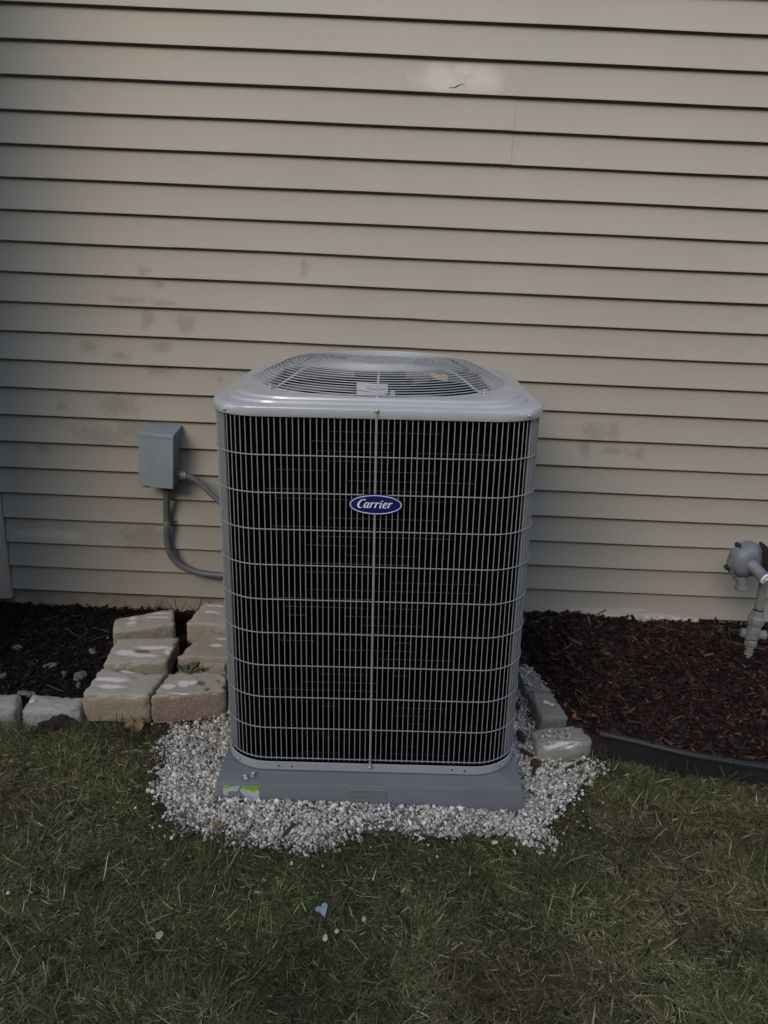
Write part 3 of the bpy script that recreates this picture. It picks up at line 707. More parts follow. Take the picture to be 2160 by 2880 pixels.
# ------------------------------------------------------------------ stones
def stone(name, quad, zt, zb, mat, label, cat, seed, bev=.008, group=None, tilt=(0, 0)):
    """a tumbled block from its four plan corners (back left, back right, front right, front left)"""
    from mathutils import noise as mn
    c = Vector((sum(p[0] for p in quad) / 4, sum(p[1] for p in quad) / 4, zb))
    bm = bmesh.new(); N = 22; NZ = 10; H = zt - zb; q4 = [Vector((p[0], p[1], 0)) for p in quad]; cache = {}
    def at(u, v, w):
        """u, v across the plan, w up; edges rounded and chipped"""
        key = (round(u * N), round(v * N), round(w * NZ))
        if key in cache: return cache[key]
        top = (q4[0] * (1 - u) + q4[1] * u) * (1 - v) + (q4[3] * (1 - u) + q4[2] * u) * v
        Lx = (q4[1] - q4[0]).length; Ly = (q4[3] - q4[0]).length
        d = [min(u, 1 - u) * Lx, min(v, 1 - v) * Ly, (1 - w) * H]
        p = Vector((top.x, top.y, zb + w * (H + tilt[0] * (top.x - c.x) + tilt[1] * (top.y - c.y))))
        ctr = Vector((c.x, c.y, zb + H * .45)); ds = sorted(d)
        n1 = mn.noise(p * 34 + Vector((seed * 5, 0, 0))); n2 = mn.noise(p * 95 + Vector((0, seed * 3, 0))); n0 = mn.noise(p * 11 + Vector((seed, seed, 0)))
        chip = max(0, n1) * .044 + max(0, n2 - .05) * .016
        bv = bev + chip
        # rounding: two smallest distances near zero pull the point inwards
        a_, b_ = max(0, bv - ds[0]), max(0, bv - ds[1]); pull = (a_ * a_ + b_ * b_) ** .5 - bv if (a_ > 0 and b_ > 0 and (a_ * a_ + b_ * b_) ** .5 > bv) else 0
        dr = Vector((0, 0, 0))
        dd = [(d[0], Vector((1, 0, 0)) if u < .5 else Vector((-1, 0, 0))), (d[1], Vector((0, -1, 0)) if v < .5 else Vector((0, 1, 0))), (d[2], Vector((0, 0, -1)))]
        for dist, vec in dd:
            if dist < bv: dr += vec * (bv - dist)
        if pull > 0 and dr.length > 0: p += dr.normalized() * pull
        out = (p - ctr); out.normalize()
        p += out * (n0 * .0040 + n1 * .0022 + n2 * .0014 - max(0, mn.noise(p * 60 + Vector((9, seed, 0))) - .25) * .010)
        cache[key] = bm.verts.new(p - Vector((c.x, c.y, zb))); return cache[key]
    def grid(fn, n1_, n2_):
        for i_ in range(n1_):
            for j_ in range(n2_):
                try: bm.faces.new((fn(i_, j_), fn(i_ + 1, j_), fn(i_ + 1, j_ + 1), fn(i_, j_ + 1)))
                except ValueError: pass
    grid(lambda i_, j_: at(i_ / N, j_ / N, 1.0), N, N)
    for k_ in (0, 1):
        grid(lambda i_, j_: at(i_ / N, k_, j_ / NZ), N, NZ); grid(lambda i_, j_: at(k_, i_ / N, j_ / NZ), N, NZ)
    bmesh.ops.recalc_face_normals(bm, faces=bm.faces)
    if sum(f_.normal.z for f_ in bm.faces) < 0: bmesh.ops.reverse_faces(bm, faces=bm.faces)
    me = bpy.data.meshes.new(name); bm.to_mesh(me); bm.free(); me.materials.append(mat)
    me.polygons.foreach_set('use_smooth', [True] * len(me.polygons))
    o = link(name, me, None, (c.x, c.y, zb)); tag(o, label, cat, group); return o

GRP = 'loose tan paving blocks left of the air conditioner'
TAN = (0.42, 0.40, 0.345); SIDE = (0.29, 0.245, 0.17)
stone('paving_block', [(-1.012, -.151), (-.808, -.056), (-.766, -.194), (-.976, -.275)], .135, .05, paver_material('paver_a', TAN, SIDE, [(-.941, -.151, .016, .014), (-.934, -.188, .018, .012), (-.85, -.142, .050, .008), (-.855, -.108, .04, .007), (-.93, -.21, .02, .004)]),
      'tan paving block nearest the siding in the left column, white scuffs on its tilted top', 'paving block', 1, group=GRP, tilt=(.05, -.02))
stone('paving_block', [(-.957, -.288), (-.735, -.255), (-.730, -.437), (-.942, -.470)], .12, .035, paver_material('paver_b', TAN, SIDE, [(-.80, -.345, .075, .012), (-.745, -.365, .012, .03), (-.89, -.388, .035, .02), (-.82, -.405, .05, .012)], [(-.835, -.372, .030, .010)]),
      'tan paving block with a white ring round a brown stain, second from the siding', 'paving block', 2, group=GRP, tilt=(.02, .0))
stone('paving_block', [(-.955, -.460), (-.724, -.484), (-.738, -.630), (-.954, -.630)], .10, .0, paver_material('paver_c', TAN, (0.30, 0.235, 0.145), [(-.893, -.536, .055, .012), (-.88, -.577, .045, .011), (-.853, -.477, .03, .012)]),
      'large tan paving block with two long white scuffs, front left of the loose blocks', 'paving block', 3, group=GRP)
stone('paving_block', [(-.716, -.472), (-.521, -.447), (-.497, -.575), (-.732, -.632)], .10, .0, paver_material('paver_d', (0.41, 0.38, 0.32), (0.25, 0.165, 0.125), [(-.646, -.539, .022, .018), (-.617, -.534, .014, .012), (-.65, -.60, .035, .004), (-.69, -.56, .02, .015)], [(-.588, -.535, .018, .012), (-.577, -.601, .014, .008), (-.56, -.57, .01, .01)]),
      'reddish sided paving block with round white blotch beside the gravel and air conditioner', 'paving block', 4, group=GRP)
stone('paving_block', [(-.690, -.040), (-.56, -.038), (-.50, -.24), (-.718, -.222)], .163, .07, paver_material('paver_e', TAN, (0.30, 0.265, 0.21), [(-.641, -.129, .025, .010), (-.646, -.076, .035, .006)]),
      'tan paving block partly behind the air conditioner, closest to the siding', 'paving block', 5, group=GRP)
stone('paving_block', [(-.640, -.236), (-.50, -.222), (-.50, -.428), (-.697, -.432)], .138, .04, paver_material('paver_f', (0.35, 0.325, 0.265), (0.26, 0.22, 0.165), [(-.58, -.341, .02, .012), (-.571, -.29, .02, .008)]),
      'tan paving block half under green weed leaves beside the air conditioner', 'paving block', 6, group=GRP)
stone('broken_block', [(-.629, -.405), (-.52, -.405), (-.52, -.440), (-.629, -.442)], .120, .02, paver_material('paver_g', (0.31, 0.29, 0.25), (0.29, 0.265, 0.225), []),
      'small round edged block piece standing behind the weed leaves', 'paving block', 7, bev=.014)
EG = 'grey edging stones along the left bed'
gm = paver_material('edging_stone_grey', (0.36, 0.355, 0.335), (0.33, 0.32, 0.30), [])
stone('edging_stone', [(-1.36, -.585), (-1.180, -.570), (-1.158, -.655), (-1.36, -.67)], .058, -.03, gm, 'short grey edging stone at the left frame edge', 'edging stone', 8, bev=.018, group=EG)
stone('edging_stone', [(-1.150, -.568), (-.958, -.578), (-.958, -.655), (-1.142, -.672)], .058, -.03, gm, 'long grey edging stone with a white chip on top, touching the tan blocks', 'edging stone', 9, bev=.02, group=EG)
stone('edging_stone', [(-1.57, -.585), (-1.375, -.575), (-1.375, -.66), (-1.57, -.67)], .056, -.03, gm, 'grey edging stone outside the left frame edge', 'edging stone', 10, bev=.018, group=EG)
RG = 'grey border stones right of the air conditioner'
rm = paver_material('border_stone_grey', (0.215, 0.22, 0.205), (0.15, 0.145, 0.135), [(.585, -.50, .012, .010), (.60, -.512, .008, .006)])
stone('border_stone', [(.505, -.262), (.575, -.27), (.616, -.432), (.525, -.425)], .070, -.02, rm, 'gravel strewn grey border stone nearest the siding, right of the air conditioner', 'border stone', 11, group=RG)
stone('border_stone', [(.532, -.432), (.622, -.440), (.642, -.592), (.548, -.602)], .066, -.02, rm, 'bare grey border stone in the middle of the right hand row', 'border stone', 12, group=RG)
stone('border_stone', [(.510, -.640), (.690, -.598), (.704, -.690), (.612, -.752), (.512, -.752)][:3] + [(.512, -.752)], .050, -.02, paver_material('border_stone_pale', (0.27, 0.275, 0.26), (0.34, 0.33, 0.28), [(.62, -.715, .07, .016), (.57, -.73, .04, .012)]),
      'pale grey border stone with a whitish front edge beside the black edging', 'border stone', 13, group=RG)

# black lawn edging
ed = thing('lawn_edging', 'black plastic lawn edging strip holding back the mulch at right', 'lawn edging', (.70, -.72, 0))
ep = smooth_path([(.712, -.706, 0), (.84, -.735, 0), (.955, -.768, 0), (1.06, -.785, 0), (1.20, -.80, 0), (1.5, -.815, 0), (2.2, -.82, 0), (4.4, -.80, 0)], 6)
def etop(x): return .086 - .030 * min(1, max(0, (x - .712) / .5))
m = MB(); m.loft([[(p.x, p.y - .003, -.03) for p in ep], [(p.x, p.y - .003, etop(p.x) - .004) for p in ep], [(p.x, p.y + .002, etop(p.x) - .004) for p in ep], [(p.x, p.y + .002, -.03) for p in ep]], closed=False)
m.add([(ep[0].x, ep[0].y - .003, -.03), (ep[0].x, ep[0].y - .003, etop(0) - .004), (ep[0].x, ep[0].y + .002, etop(0) - .004), (ep[0].x, ep[0].y + .002, -.03)], [(0, 1, 2, 3)])
at_(part('strip', m, M_EDGING, ed, smooth=True), ed)
m = MB(); m.tube([(p.x, p.y + .004, etop(p.x)) for p in ep], .0115, 10); at_(part('rolled_top', m, M_EDGING, ed, smooth=True), ed)

# ------------------------------------------------------------------ gravel (stuff)
ico_v = []; phi = (1 + 5 ** .5) / 2
for a_, b_ in ((-1, phi), (1, phi), (-1, -phi), (1, -phi)): ico_v += [(a_, b_, 0)]
for a_, b_ in ((-1, phi), (1, phi), (-1, -phi), (1, -phi)): ico_v += [(0, a_, b_)]
for a_, b_ in ((-1, phi), (1, phi), (-1, -phi), (1, -phi)): ico_v += [(b_, 0, a_)]
ICO = np.array(ico_v) / math.hypot(1, phi)
# convex hull faces of the icosahedron
ICF = []
for i in range(12):
    for j in range(i + 1, 12):
        for k in range(j + 1, 12):
            d = [np.linalg.norm(ICO[a_] - ICO[b_]) for a_, b_ in ((i, j), (j, k), (i, k))]
            if max(d) < 1.1:
                nrm = np.cross(ICO[j] - ICO[i], ICO[k] - ICO[i]); ICF.append((i, j, k) if nrm @ ICO[i] > 0 else (i, k, j))
ICF = np.array(ICF)
def rand_rot(n):
    q = RNG.normal(size=(n, 4)); q /= np.linalg.norm(q, axis=1)[:, None]; w, x, y, z = q.T
    return np.stack([1 - 2 * (y * y + z * z), 2 * (x * y - z * w), 2 * (x * z + y * w), 2 * (x * y + z * w), 1 - 2 * (x * x + z * z), 2 * (y * z - x * w), 2 * (x * z - y * w), 2 * (y * z + x * w), 1 - 2 * (x * x + y * y)], 1).reshape(n, 3, 3)
def pebbles(x, y, z, size, cols):
    n = len(x); J = 1 + RNG.uniform(-.42, .38, (n, 12, 1)); S = RNG.uniform(.55, 1.45, (n, 1, 3))
    V = ICO[None] * J * S * size[:, None, None] * .5
    V = np.einsum('nij,nkj->nki', rand_rot(n), V); V += np.stack([x, y, z], 1)[:, None]
    F = ICF[None] + (np.arange(n) * 12)[:, None, None]
    return V.reshape(-1, 3), F.reshape(-1, 3), np.repeat(cols, 12, 0)
def stone_cols(n):
    v = np.clip(RNG.normal(.44, .19, n), .06, .80); c = np.stack([v * 1.03, v, v * .94], 1)
    t = RNG.random(n); c[t < .15] *= np.array([1.08, 1.0, .86]); c[t > .9] *= .55; c[(t > .84) & (t < .9)] = np.array([.55, .54, .52])
    return c
def sample(n, poly, edge=.0):
    P = np.array(poly); lo, hi = P.min(0) - .05, P.max(0) + .05; X = RNG.uniform(lo[0], hi[0], n); Y = RNG.uniform(lo[1], hi[1], n)
    return X, Y, sdist(X, Y, poly)
X, Y, D = sample(112000, GRAVEL)
wob = (vnoise(X, Y, 11, 2) - .5) * .05 + (vnoise(X, Y, 40, 4) - .5) * .035
keep = (RNG.random(len(X)) < np.clip((.022 - (D + wob)) / .075, 0, 1) ** 1.3) & ~((np.abs(X + .004) < .435) & (np.abs(Y + .525) < .474))
X, Y, D = X[keep], Y[keep], D[keep]
size = np.clip(RNG.lognormal(math.log(.0067), .38, len(X)), .003, .017)
Zg = .002 + RNG.uniform(0, .009, len(X)) + .007 * vnoise(X, Y, 9, 8); 
Zg += np.where(np.abs(X) > .45, np.clip((Y + .55) / .4, 0, 1) * .03, 0)
Zg += .012 * np.clip(1 - np.abs(Y + 1.005) / .07, 0, 1) * (np.abs(X) < .46)
v, f, c = pebbles(X, Y, Zg, size, stone_cols(len(X)))
# strays on the border stones and out in the grass
X, Y, D = sample(5200, GRAVEL); keep = (D > .02) & (D < .10) & (Y < -.62) & (RNG.random(len(X)) < .35 * np.exp(-D / .035)); X, Y = X[keep], Y[keep]
vs_, fs_, cs_ = pebbles(X, Y, RNG.uniform(.004, .014, len(X)), RNG.uniform(.005, .011, len(X)), stone_cols(len(X)))
f = np.concatenate([f, fs_ + len(v)]); v = np.concatenate([v, vs_]); c = np.concatenate([c, cs_])
n2 = 900; xs2 = RNG.uniform(.51, .70, n2); ys2 = RNG.uniform(-.76, -.26, n2)
q1 = sdist(xs2, ys2, [(.505, -.262), (.575, -.27), (.616, -.432), (.525, -.425)]); q3 = sdist(xs2, ys2, [(.515, -.645), (.65, -.62), (.62, -.70), (.515, -.748)])
k = ((q1 < -.004) & (RNG.random(n2) < .95)) | ((q3 < -.002) & (RNG.random(n2) < .9))
v2, f2, c2 = pebbles(xs2[k], ys2[k], np.where(q1[k] < 0, .073, .0535), RNG.uniform(.003, .010, k.sum()), stone_cols(k.sum()) * .85)
gv = np.concatenate([v, v2]); gf = np.concatenate([f, f2 + len(v)]); gc = np.concatenate([c, c2])
o = link('gravel', np_mesh('gravel', gv, [gf], M_STONECOL, gc)); o['kind'] = 'stuff'; o['label'] = 'pale grey crushed gravel round the pad'
N_GRAVEL = len(X)

# ------------------------------------------------------------------ mulch (stuff)
BOXV = np.array([(-1, -1, -1), (1, -.6, -1), (1, .6, -1), (-1, 1, -1), (-1, -.8, 1), (.9, -.5, 1), (.9, .5, 1), (-1, .8, 1)], float)
BOXF = np.array([(0, 3, 2, 1), (4, 5, 6, 7), (0, 1, 5, 4), (1, 2, 6, 5), (2, 3, 7, 6), (3, 0, 4, 7)])
def chips(x, y, z, L, W, T, cols, tiltmax=.35):
    n = len(x); V = BOXV[None] * np.stack([L, W, T], 1)[:, None] * .5; V = V * (1 + RNG.uniform(-.18, .18, (n, 8, 1)))
    V[:, :, 2] += (V[:, :, 0] / (L[:, None] * .5)) ** 2 * RNG.uniform(-.25, .35, n)[:, None] * W[:, None]
    az = RNG.uniform(0, 2 * np.pi, n); p = RNG.normal(0, tiltmax, n); r_ = RNG.normal(0, .4, n)
    ca, sa, cp, sp, cr_, sr = np.cos(az), np.sin(az), np.cos(p), np.sin(p), np.cos(r_), np.sin(r_)
    Rm = np.stack([ca * cp, ca * sp * sr - sa * cr_, ca * sp * cr_ + sa * sr, sa * cp, sa * sp * sr + ca * cr_, sa * sp * cr_ - ca * sr, -sp, cp * sr, cp * cr_], 1).reshape(n, 3, 3)
    V = np.einsum('nij,nkj->nki', Rm, V) + np.stack([x, y, z], 1)[:, None]
    F = BOXF[None] + (np.arange(n) * 8)[:, None, None]
    return V.reshape(-1, 3), F.reshape(-1, 4), np.repeat(cols, 8, 0)
def chip_cols(n, red=1.0, lum=1.0):
    v = np.clip(RNG.lognormal(math.log(.0155), .65, n), .004, .11) * lum; c = np.stack([v * (1.36 if red else 1.1), v * .80, v * .72], 1)
    t = RNG.random(n); c[t > .95] = np.array([.11, .085, .065]) * RNG.uniform(.6, 1.1, ((t > .95).sum(), 1)) * lum
    return c
POLY_R = [(.47, .02), (4.4, .02), (4.4, -.77), (1.2, -.770), (1.06, -.757), (.955, -.738), (.84, -.706), (.735, -.680), (.702, -.66), (.69, -.592), (.64, -.58), (.62, -.43), (.575, -.26), (.47, -.24)]
n = 26000; X = np.concatenate([RNG.uniform(.46, 1.75, n), RNG.uniform(1.75, 4.4, 9000)]); Y = RNG.uniform(-.80, .012, len(X)); D = sdist(X, Y, POLY_R)
k = D < -.004; X, Y = X[k], Y[k]; n = len(X)
L = np.clip(RNG.lognormal(math.log(.030), .55, n), .008, .10); W = np.clip(L * RNG.uniform(.13, .42, n), .003, .013); T = RNG.uniform(.0015, .004, n)
Z = bed_z_right(X, np.minimum(Y, 0)) + RNG.uniform(-.003, .011, n)
v, f, c = chips(X, Y, Z, L, W, T, chip_cols(n))
o = link('mulch', np_mesh('mulch', v, [f], M_CHIP, c)); o['kind'] = 'stuff'; o['label'] = 'dark red brown wood chip mulch by the right hand wall'
POLY_L = [(-1.6, .02), (-.47, .02), (-.47, -.44), (-.95, -.50), (-.96, -.575), (-1.6, -.575)]
n = 12000; X = RNG.uniform(-1.6, -.47, n); Y = RNG.uniform(-.62, .012, n); k = sdist(X, Y, POLY_L) < -.004; X, Y = X[k], Y[k]; n = len(X)
L = np.clip(RNG.lognormal(math.log(.020), .5, n), .006, .06); W = np.clip(L * RNG.uniform(.10, .40, n), .002, .010); T = RNG.uniform(.0015, .004, n)
Z = bed_z_left(X, np.minimum(Y, 0)) + RNG.uniform(-.003, .009, n)
v, f, c = chips(X, Y, Z, L, W, T, chip_cols(n, 0, .55))
o = link('mulch', np_mesh('mulch', v, [f], M_CHIP, c)); o['kind'] = 'stuff'; o['label'] = 'nearly black old mulch in the left bed'

# ------------------------------------------------------------------ grass (stuff)
def blades(x, y, z, L, W, az, lean, curl, cols):
    n = len(x); ts = np.array([0, .34, .70, 1.0]); wd = np.array([.8, 1.0, .75, 0.0])
    dx, dy = np.cos(az), np.sin(az); P = np.zeros((n, 4, 3)); cur = np.stack([x, y, z], 1); P[:, 0] = cur
    for i in range(1, 4):
        a_ = lean + curl * (ts[i - 1] + ts[i]) / 2; s = L * (ts[i] - ts[i - 1])
        cur = cur + np.stack([dx * np.sin(a_) * s, dy * np.sin(a_) * s, np.cos(a_) * s], 1); P[:, i] = cur
    P[:, :, 2] = np.maximum(P[:, :, 2], z[:, None] * .0 + .001 + RNG.uniform(0, .004, n)[:, None])
    tw = az + np.pi / 2 + RNG.normal(0, .5, n); side = np.stack([np.cos(tw), np.sin(tw), RNG.normal(0, .35, n)], 1)
    V = np.zeros((n, 7, 3)); C = np.zeros((n, 7, 3))
    for i in range(3):
        V[:, 2 * i] = P[:, i] + side * (W * wd[i] * .5)[:, None]; V[:, 2 * i + 1] = P[:, i] - side * (W * wd[i] * .5)[:, None]
    V[:, 6] = P[:, 3]
    C[:] = cols[:, None]
    b = (np.arange(n) * 7)[:, None]
    q = np.concatenate([b + np.array([0, 1, 3, 2]), b + np.array([2, 3, 5, 4])]); t = b + np.array([4, 5, 6])
    return V.reshape(-1, 3), q, t, C.reshape(-1, 3)
LAWN = [(-1.575, -.69), (-1.16, -.672), (-.74, -.655), (-.69, -.64), (-.60, -.60), (.55, -.60), (.60, -.765), (.67, -.735), (.71, -.715), (.84, -.742), (.955, -.775), (1.2, -.805), (4.4, -.825), (4.4, -5), (-4.4, -5), (-4.4, -.74), (-1.6, -.74)]
def lawn_set(n, x0, x1, y0, y1, lw=1.0):
    X = RNG.uniform(x0, x1, n); Y = RNG.uniform(y0, y1, n); d = sdist(X, Y, LAWN); gd = sdist(X, Y, GRAVEL)
    wob = (vnoise(X, Y, 14, 21) - .5) * .06 + (vnoise(X, Y, 40, 22) - .5) * .03
    k = (d < -.003) & (RNG.random(n) < np.clip((gd + wob + .022) / .05, .012, 1)) & ~((gd < -.06)) & ~((np.abs(X) < .46) & (Y > -1.02))
    X, Y = X[k], Y[k]; n = len(X)
    dens = .35 + .65 * np.clip((vnoise(X, Y, 9, 31) * .6 + vnoise(X, Y, 26, 32) * .4 - .30) / .2, 0, 1)
    k = RNG.random(n) < dens; X, Y = X[k], Y[k]; n = len(X)
    flow = 2 * np.pi * vnoise(X, Y, 5, 33) * 1.6 + 2 * np.pi * vnoise(X, Y, 17, 37)
    az = flow + RNG.normal(0, 1.1, n)
    tall = .6 + .8 * vnoise(X, Y, 11, 34)
    L = np.clip(RNG.lognormal(math.log(.033), .40, n), .010, .085) * tall; W = np.clip(RNG.lognormal(math.log(.0018), .38, n), .0008, .0042) * lw
    lean = np.clip(RNG.normal(1.02, .36, n), 0, 1.5); curl = np.clip(RNG.normal(.55, .7, n), -.8, 2.0)
    # colours: dull olive with straw, browner where the turf is thin
    br = np.clip((vnoise(X, Y, 2.6, 35) * .7 + vnoise(X, Y, 8, 36) * .3 - .40) * 3.2 + sum(w_ * np.exp(-((X - a_) ** 2 + (Y - b_) ** 2) / s_ ** 2) for a_, b_, s_, w_ in ((.27, -1.55, .20, 1.6), (.68, -1.43, .16, 1.0), (.95, -1.0, .2, .8), (.1, -1.30, .1, .5), (-.75, -1.12, .12, .6), (-.06, -1.55, .12, -1.3), (.0, -1.22, .12, -1.0))), 0, 1); t = RNG.random(n)
    gcol = np.array(GRASS_G) * RNG.lognormal(0, .35, (n, 1)) * (1 + RNG.normal(0, .10, (n, 3)))
    ol = np.array(GRASS_O) * RNG.lognormal(0, .35, (n, 1)); st = np.array(GRASS_S) * RNG.lognormal(0, .35, (n, 1))
    c = np.where((t < .30 + .38 * br)[:, None], ol, gcol); c = np.where((t > .91 - .13 * br)[:, None], st, c)
    c = c * (.62 + .76 * vnoise(X, Y, 7, 41) * .6 + .76 * vnoise(X, Y, 22, 42) * .4)[:, None]; c[:, 1] *= 1.12 - .2 * vnoise(X, Y, 4, 43)
    lie = t > .93 - .1 * br; lean = np.where(lie, np.clip(lean + .4, 0, 1.5), lean)
    return blades(X, Y, np.full(n, -.008), L, W, az, lean, curl, np.clip(c, .002, .6))
SHADE_HEDGE_H = 4.5
GRASS_G = (.053, .063, .024); GRASS_O = (.092, .086, .039); GRASS_S = (.25, .215, .125)
sets = [lawn_set(290000, -1.5, 1.75, -2.05, -.58), lawn_set(26000, -3.6, 3.6, -3.6, -.6, 1.6)]
off = 0; VV, QQ, TT, CC = [], [], [], []
for v, q, t, c in sets: VV.append(v); QQ.append(q + off); TT.append(t + off); CC.append(c); off += len(v)
o = link('grass', np_mesh('grass', np.concatenate(VV), [np.concatenate(QQ), np.concatenate(TT)], M_BLADE, np.concatenate(CC))); o['kind'] = 'stuff'; o['label'] = 'dull olive lawn mixed with straw coloured dead blades'

# ------------------------------------------------------------------ tall leafy screen added out of view behind the viewer, to block low sun
n = 26000; hx = RNG.uniform(-16, 12, n); hy = RNG.uniform(-8.9, -7.4, n); hz = RNG.uniform(0, 1, n) ** .8 * (SHADE_HEDGE_H + .5 * (vnoise(hx, hy, .9, 61) - .5)); 
L = RNG.uniform(.10, .22, n); v, q, t, c = blades(hx, hy, np.zeros(n), L, L * .8, RNG.uniform(0, 6.28, n), RNG.uniform(0, 2.6, n), RNG.normal(0, .5, n), np.array([(.035, .055, .018)]) * RNG.lognormal(0, .35, (n, 1)))
v[:, 2] += np.repeat(hz, 7)
bx = np.array([(-16, -8.7, 0), (12, -8.7, 0), (12, -7.6, 0), (-16, -7.6, 0), (-16, -8.7, SHADE_HEDGE_H - .25), (12, -8.7, SHADE_HEDGE_H - .25), (12, -7.6, SHADE_HEDGE_H - .25), (-16, -7.6, SHADE_HEDGE_H - .25)]); bf = np.array([(4, 5, 6, 7), (0, 1, 5, 4), (1, 2, 6, 5), (2, 3, 7, 6), (3, 0, 4, 7)])
o = link('shade_hedge', np_mesh('shade_hedge', np.concatenate([v, bx]), [np.concatenate([q, bf + len(v)]), t], M_BLADE, np.concatenate([c, np.full((8, 3), .02)]))); o['kind'] = 'stuff'

# ------------------------------------------------------------------ small things
def blade_part(name, parent, base, az, L, W, lean, curl, col, z0):
    v, q, t, c = blades(np.array([base[0]]), np.array([base[1]]), np.array([z0]), np.array([L]), np.array([W]), np.array([az]), np.array([lean]), np.array([curl]), np.array([col]))
    v[:, 2] = np.maximum(v[:, 2], z0)
    return link(name, np_mesh(name, v, [q, t], M_BLADE, c), parent)
def tuft(name, label, cat, x, y, z, n, L, W, col, seed, lean=.35, curl=.7, azr=(0, 360)):
    t = thing(name, label, cat, (x, y, z)); rg = random.Random(seed)
    for k in range(n):
        s = rg.uniform(.6, 1.3)
        v, q, tt, c = blades(np.zeros(1) + rg.uniform(-.012, .012), np.zeros(1) + rg.uniform(-.008, .008), np.zeros(1), np.array([L * s]), np.array([W]), np.array([R(rg.uniform(*azr))]), np.array([lean * rg.uniform(.2, 1.8)]), np.array([curl * rg.uniform(.2, 1.6)]), np.array([[a_ * rg.uniform(.7, 1.3) for a_ in col]]))
        link('blade', np_mesh('blade', v, [q, tt], M_BLADE, c), t)
    return t
WG = 'weeds along the foundation'
tuft('weed', 'sparse dark weed stems against the foundation at the left end of the blocks', 'weed', -1.03, -.03, .078, 9, .075, .003, (.016, .017, .010), 1, .5, .5)['group'] = WG
tuft('weed', 'dark bent weed between the two columns of tan blocks', 'weed', -.79, -.05, .082, 15, .10, .0035, (.016, .022, .009), 2, .55, .6)['group'] = WG
tuft('weed', 'tall thin dark weed rising before the siding next to the rear block', 'weed', -.715, -.025, .085, 8, .105, .003, (.017, .022, .010), 3, .25, .5)['group'] = WG
tuft('weed', 'low dark weed over the bare foundation strip', 'weed', -.89, -.025, .08, 16, .07, .003, (.015, .019, .009), 4, .6, .6)['group'] = WG
tuft('grass_tuft', 'coarse green grass tuft leaning against the black edging', 'grass tuft', 1.075, -.815, 0, 9, .11, .0045, (.052, .068, .026), 5, .5, .3)
tuft('grass_tuft', 'dark short grass tuft left of the taller tuft at the edging', 'grass tuft', .962, -.79, 0, 10, .075, .004, (.030, .038, .016), 6, .5, .5)
tuft('grass_tuft', 'small mossy green tuft in the gravel near the pad corner', 'grass tuft', .53, -.872, 0, 26, .030, .002, (.045, .055, .012), 7, .7, .8)
tuft('grass_tuft', 'straw coloured dead grass tuft in the lawn left of the blue plastic scrap', 'grass tuft', -.207, -1.315, 0, 16, .055, .0024, (.20, .155, .08), 8, .5, .6)
tuft('grass_tuft', 'green grass tuft at the corner of the pale border stone', 'grass tuft', .675, -.775, 0, 18, .04, .002, (.035, .045, .015), 9, .6, .7)
# weed with broad leaves at the block
wd = thing('leafy_weed', 'pale green broad leaved weed growing out between the tan blocks', 'weed', (-.655, -.462, .085)); wd.scale = (.78, .78, .8)
def leaf(parent, base, az, L_, W_, lift, droop, mat):
    """an ovate leaf folded along its midrib"""
    d = Vector((math.cos(R(az)), math.sin(R(az)), 0)); sd_ = Vector((-d.y, d.x, 0)); rows = []
    for k in range(8):
        t = k / 7; w = W_ * math.sin(math.pi * min(1, t * .92 + .06)) ** .8 * (1 - .25 * t); c_ = Vector(base) + d * L_ * t + Vector((0, 0, lift * t - droop * t * t))
        wv = .003 * math.sin(k * 2.3 + az)
        rows.append([tuple(c_ + sd_ * w * u + Vector((0, 0, abs(u) * w * .55 + wv * u))) for u in (-1, -.5, 0, .5, 1)])
    m = MB(); m.loft(rows, closed=False); o = part('leaf', m, mat, parent, smooth='all'); o.modifiers.new('thick', 'SOLIDIFY').thickness = .0006; return o
ML1 = painted('leaf_green', (.065, .080, .028), .6, .35, 60); ML2 = painted('leaf_yellow_green', (.17, .18, .075), .5, .3, 60)
leaf(wd, (-.012, .0, .012), 115, .075, .030, .030, .030, ML1)
leaf(wd, (.006, .0, .016), 22, .095, .024, .022, .020, ML2)
leaf(wd, (-.004, -.004, .010), 190, .060, .011, .010, .018, ML2)
leaf(wd, (.014, .006, .020), 60, .06, .020, .045, .025, ML1)
leaf(wd, (.03, .010, .022), -20, .05, .014, .006, .022, ML2)
m = MB(); m.tube([(0, 0, -.05), (.0, 0, -.01), (.012, .002, .016), (.05, .012, .03)], .0016, 5); part('stem', m, ML2, wd)

def dead_leaf(name, label, x, y, z, s, rot, col, seed, cat='leaf'):
    rg = random.Random(seed); n_ = 14; vs = [(0, 0, .004 * s / .05)]; fs = []
    for k in range(n_):
        a_ = 2 * math.pi * k / n_; r_ = s * rg.choice((.55, .7, .8, .95, 1.0)) * (1 + rg.uniform(-.12, .12)); vs.append((r_ * math.cos(a_) * 1.0, r_ * math.sin(a_) * .75, rg.uniform(-.1, .55) * s)); fs.append((0, 1 + k, 1 + (k + 1) % n_))
    m = MB(); m.add(vs, fs); o = part(name, m, painted(name + '_tone', col, .75, .3, 60), None, loc=(x, y, z), rot=rot); o.modifiers.new('thick', 'SOLIDIFY').thickness = .0006
    return tag(o, label, cat)
dead_leaf('dead_leaf', 'crumpled brown dead leaf leaning at the foot of the two front blocks', -.775, -.672, .022, .042, (R(35), R(10), R(40)), (.22, .13, .075), 1)
dead_leaf('dead_leaf', 'small tan dead leaf lying on the gravel left of the pad front', -.408, -1.10, .016, .019, (R(10), 0, R(20)), (.25, .17, .09), 2)
dead_leaf('dead_leaf', 'orange brown dead leaf behind the pale border stone', .668, -.583, .062, .022, (R(20), 0, R(70)), (.16, .07, .025), 3)
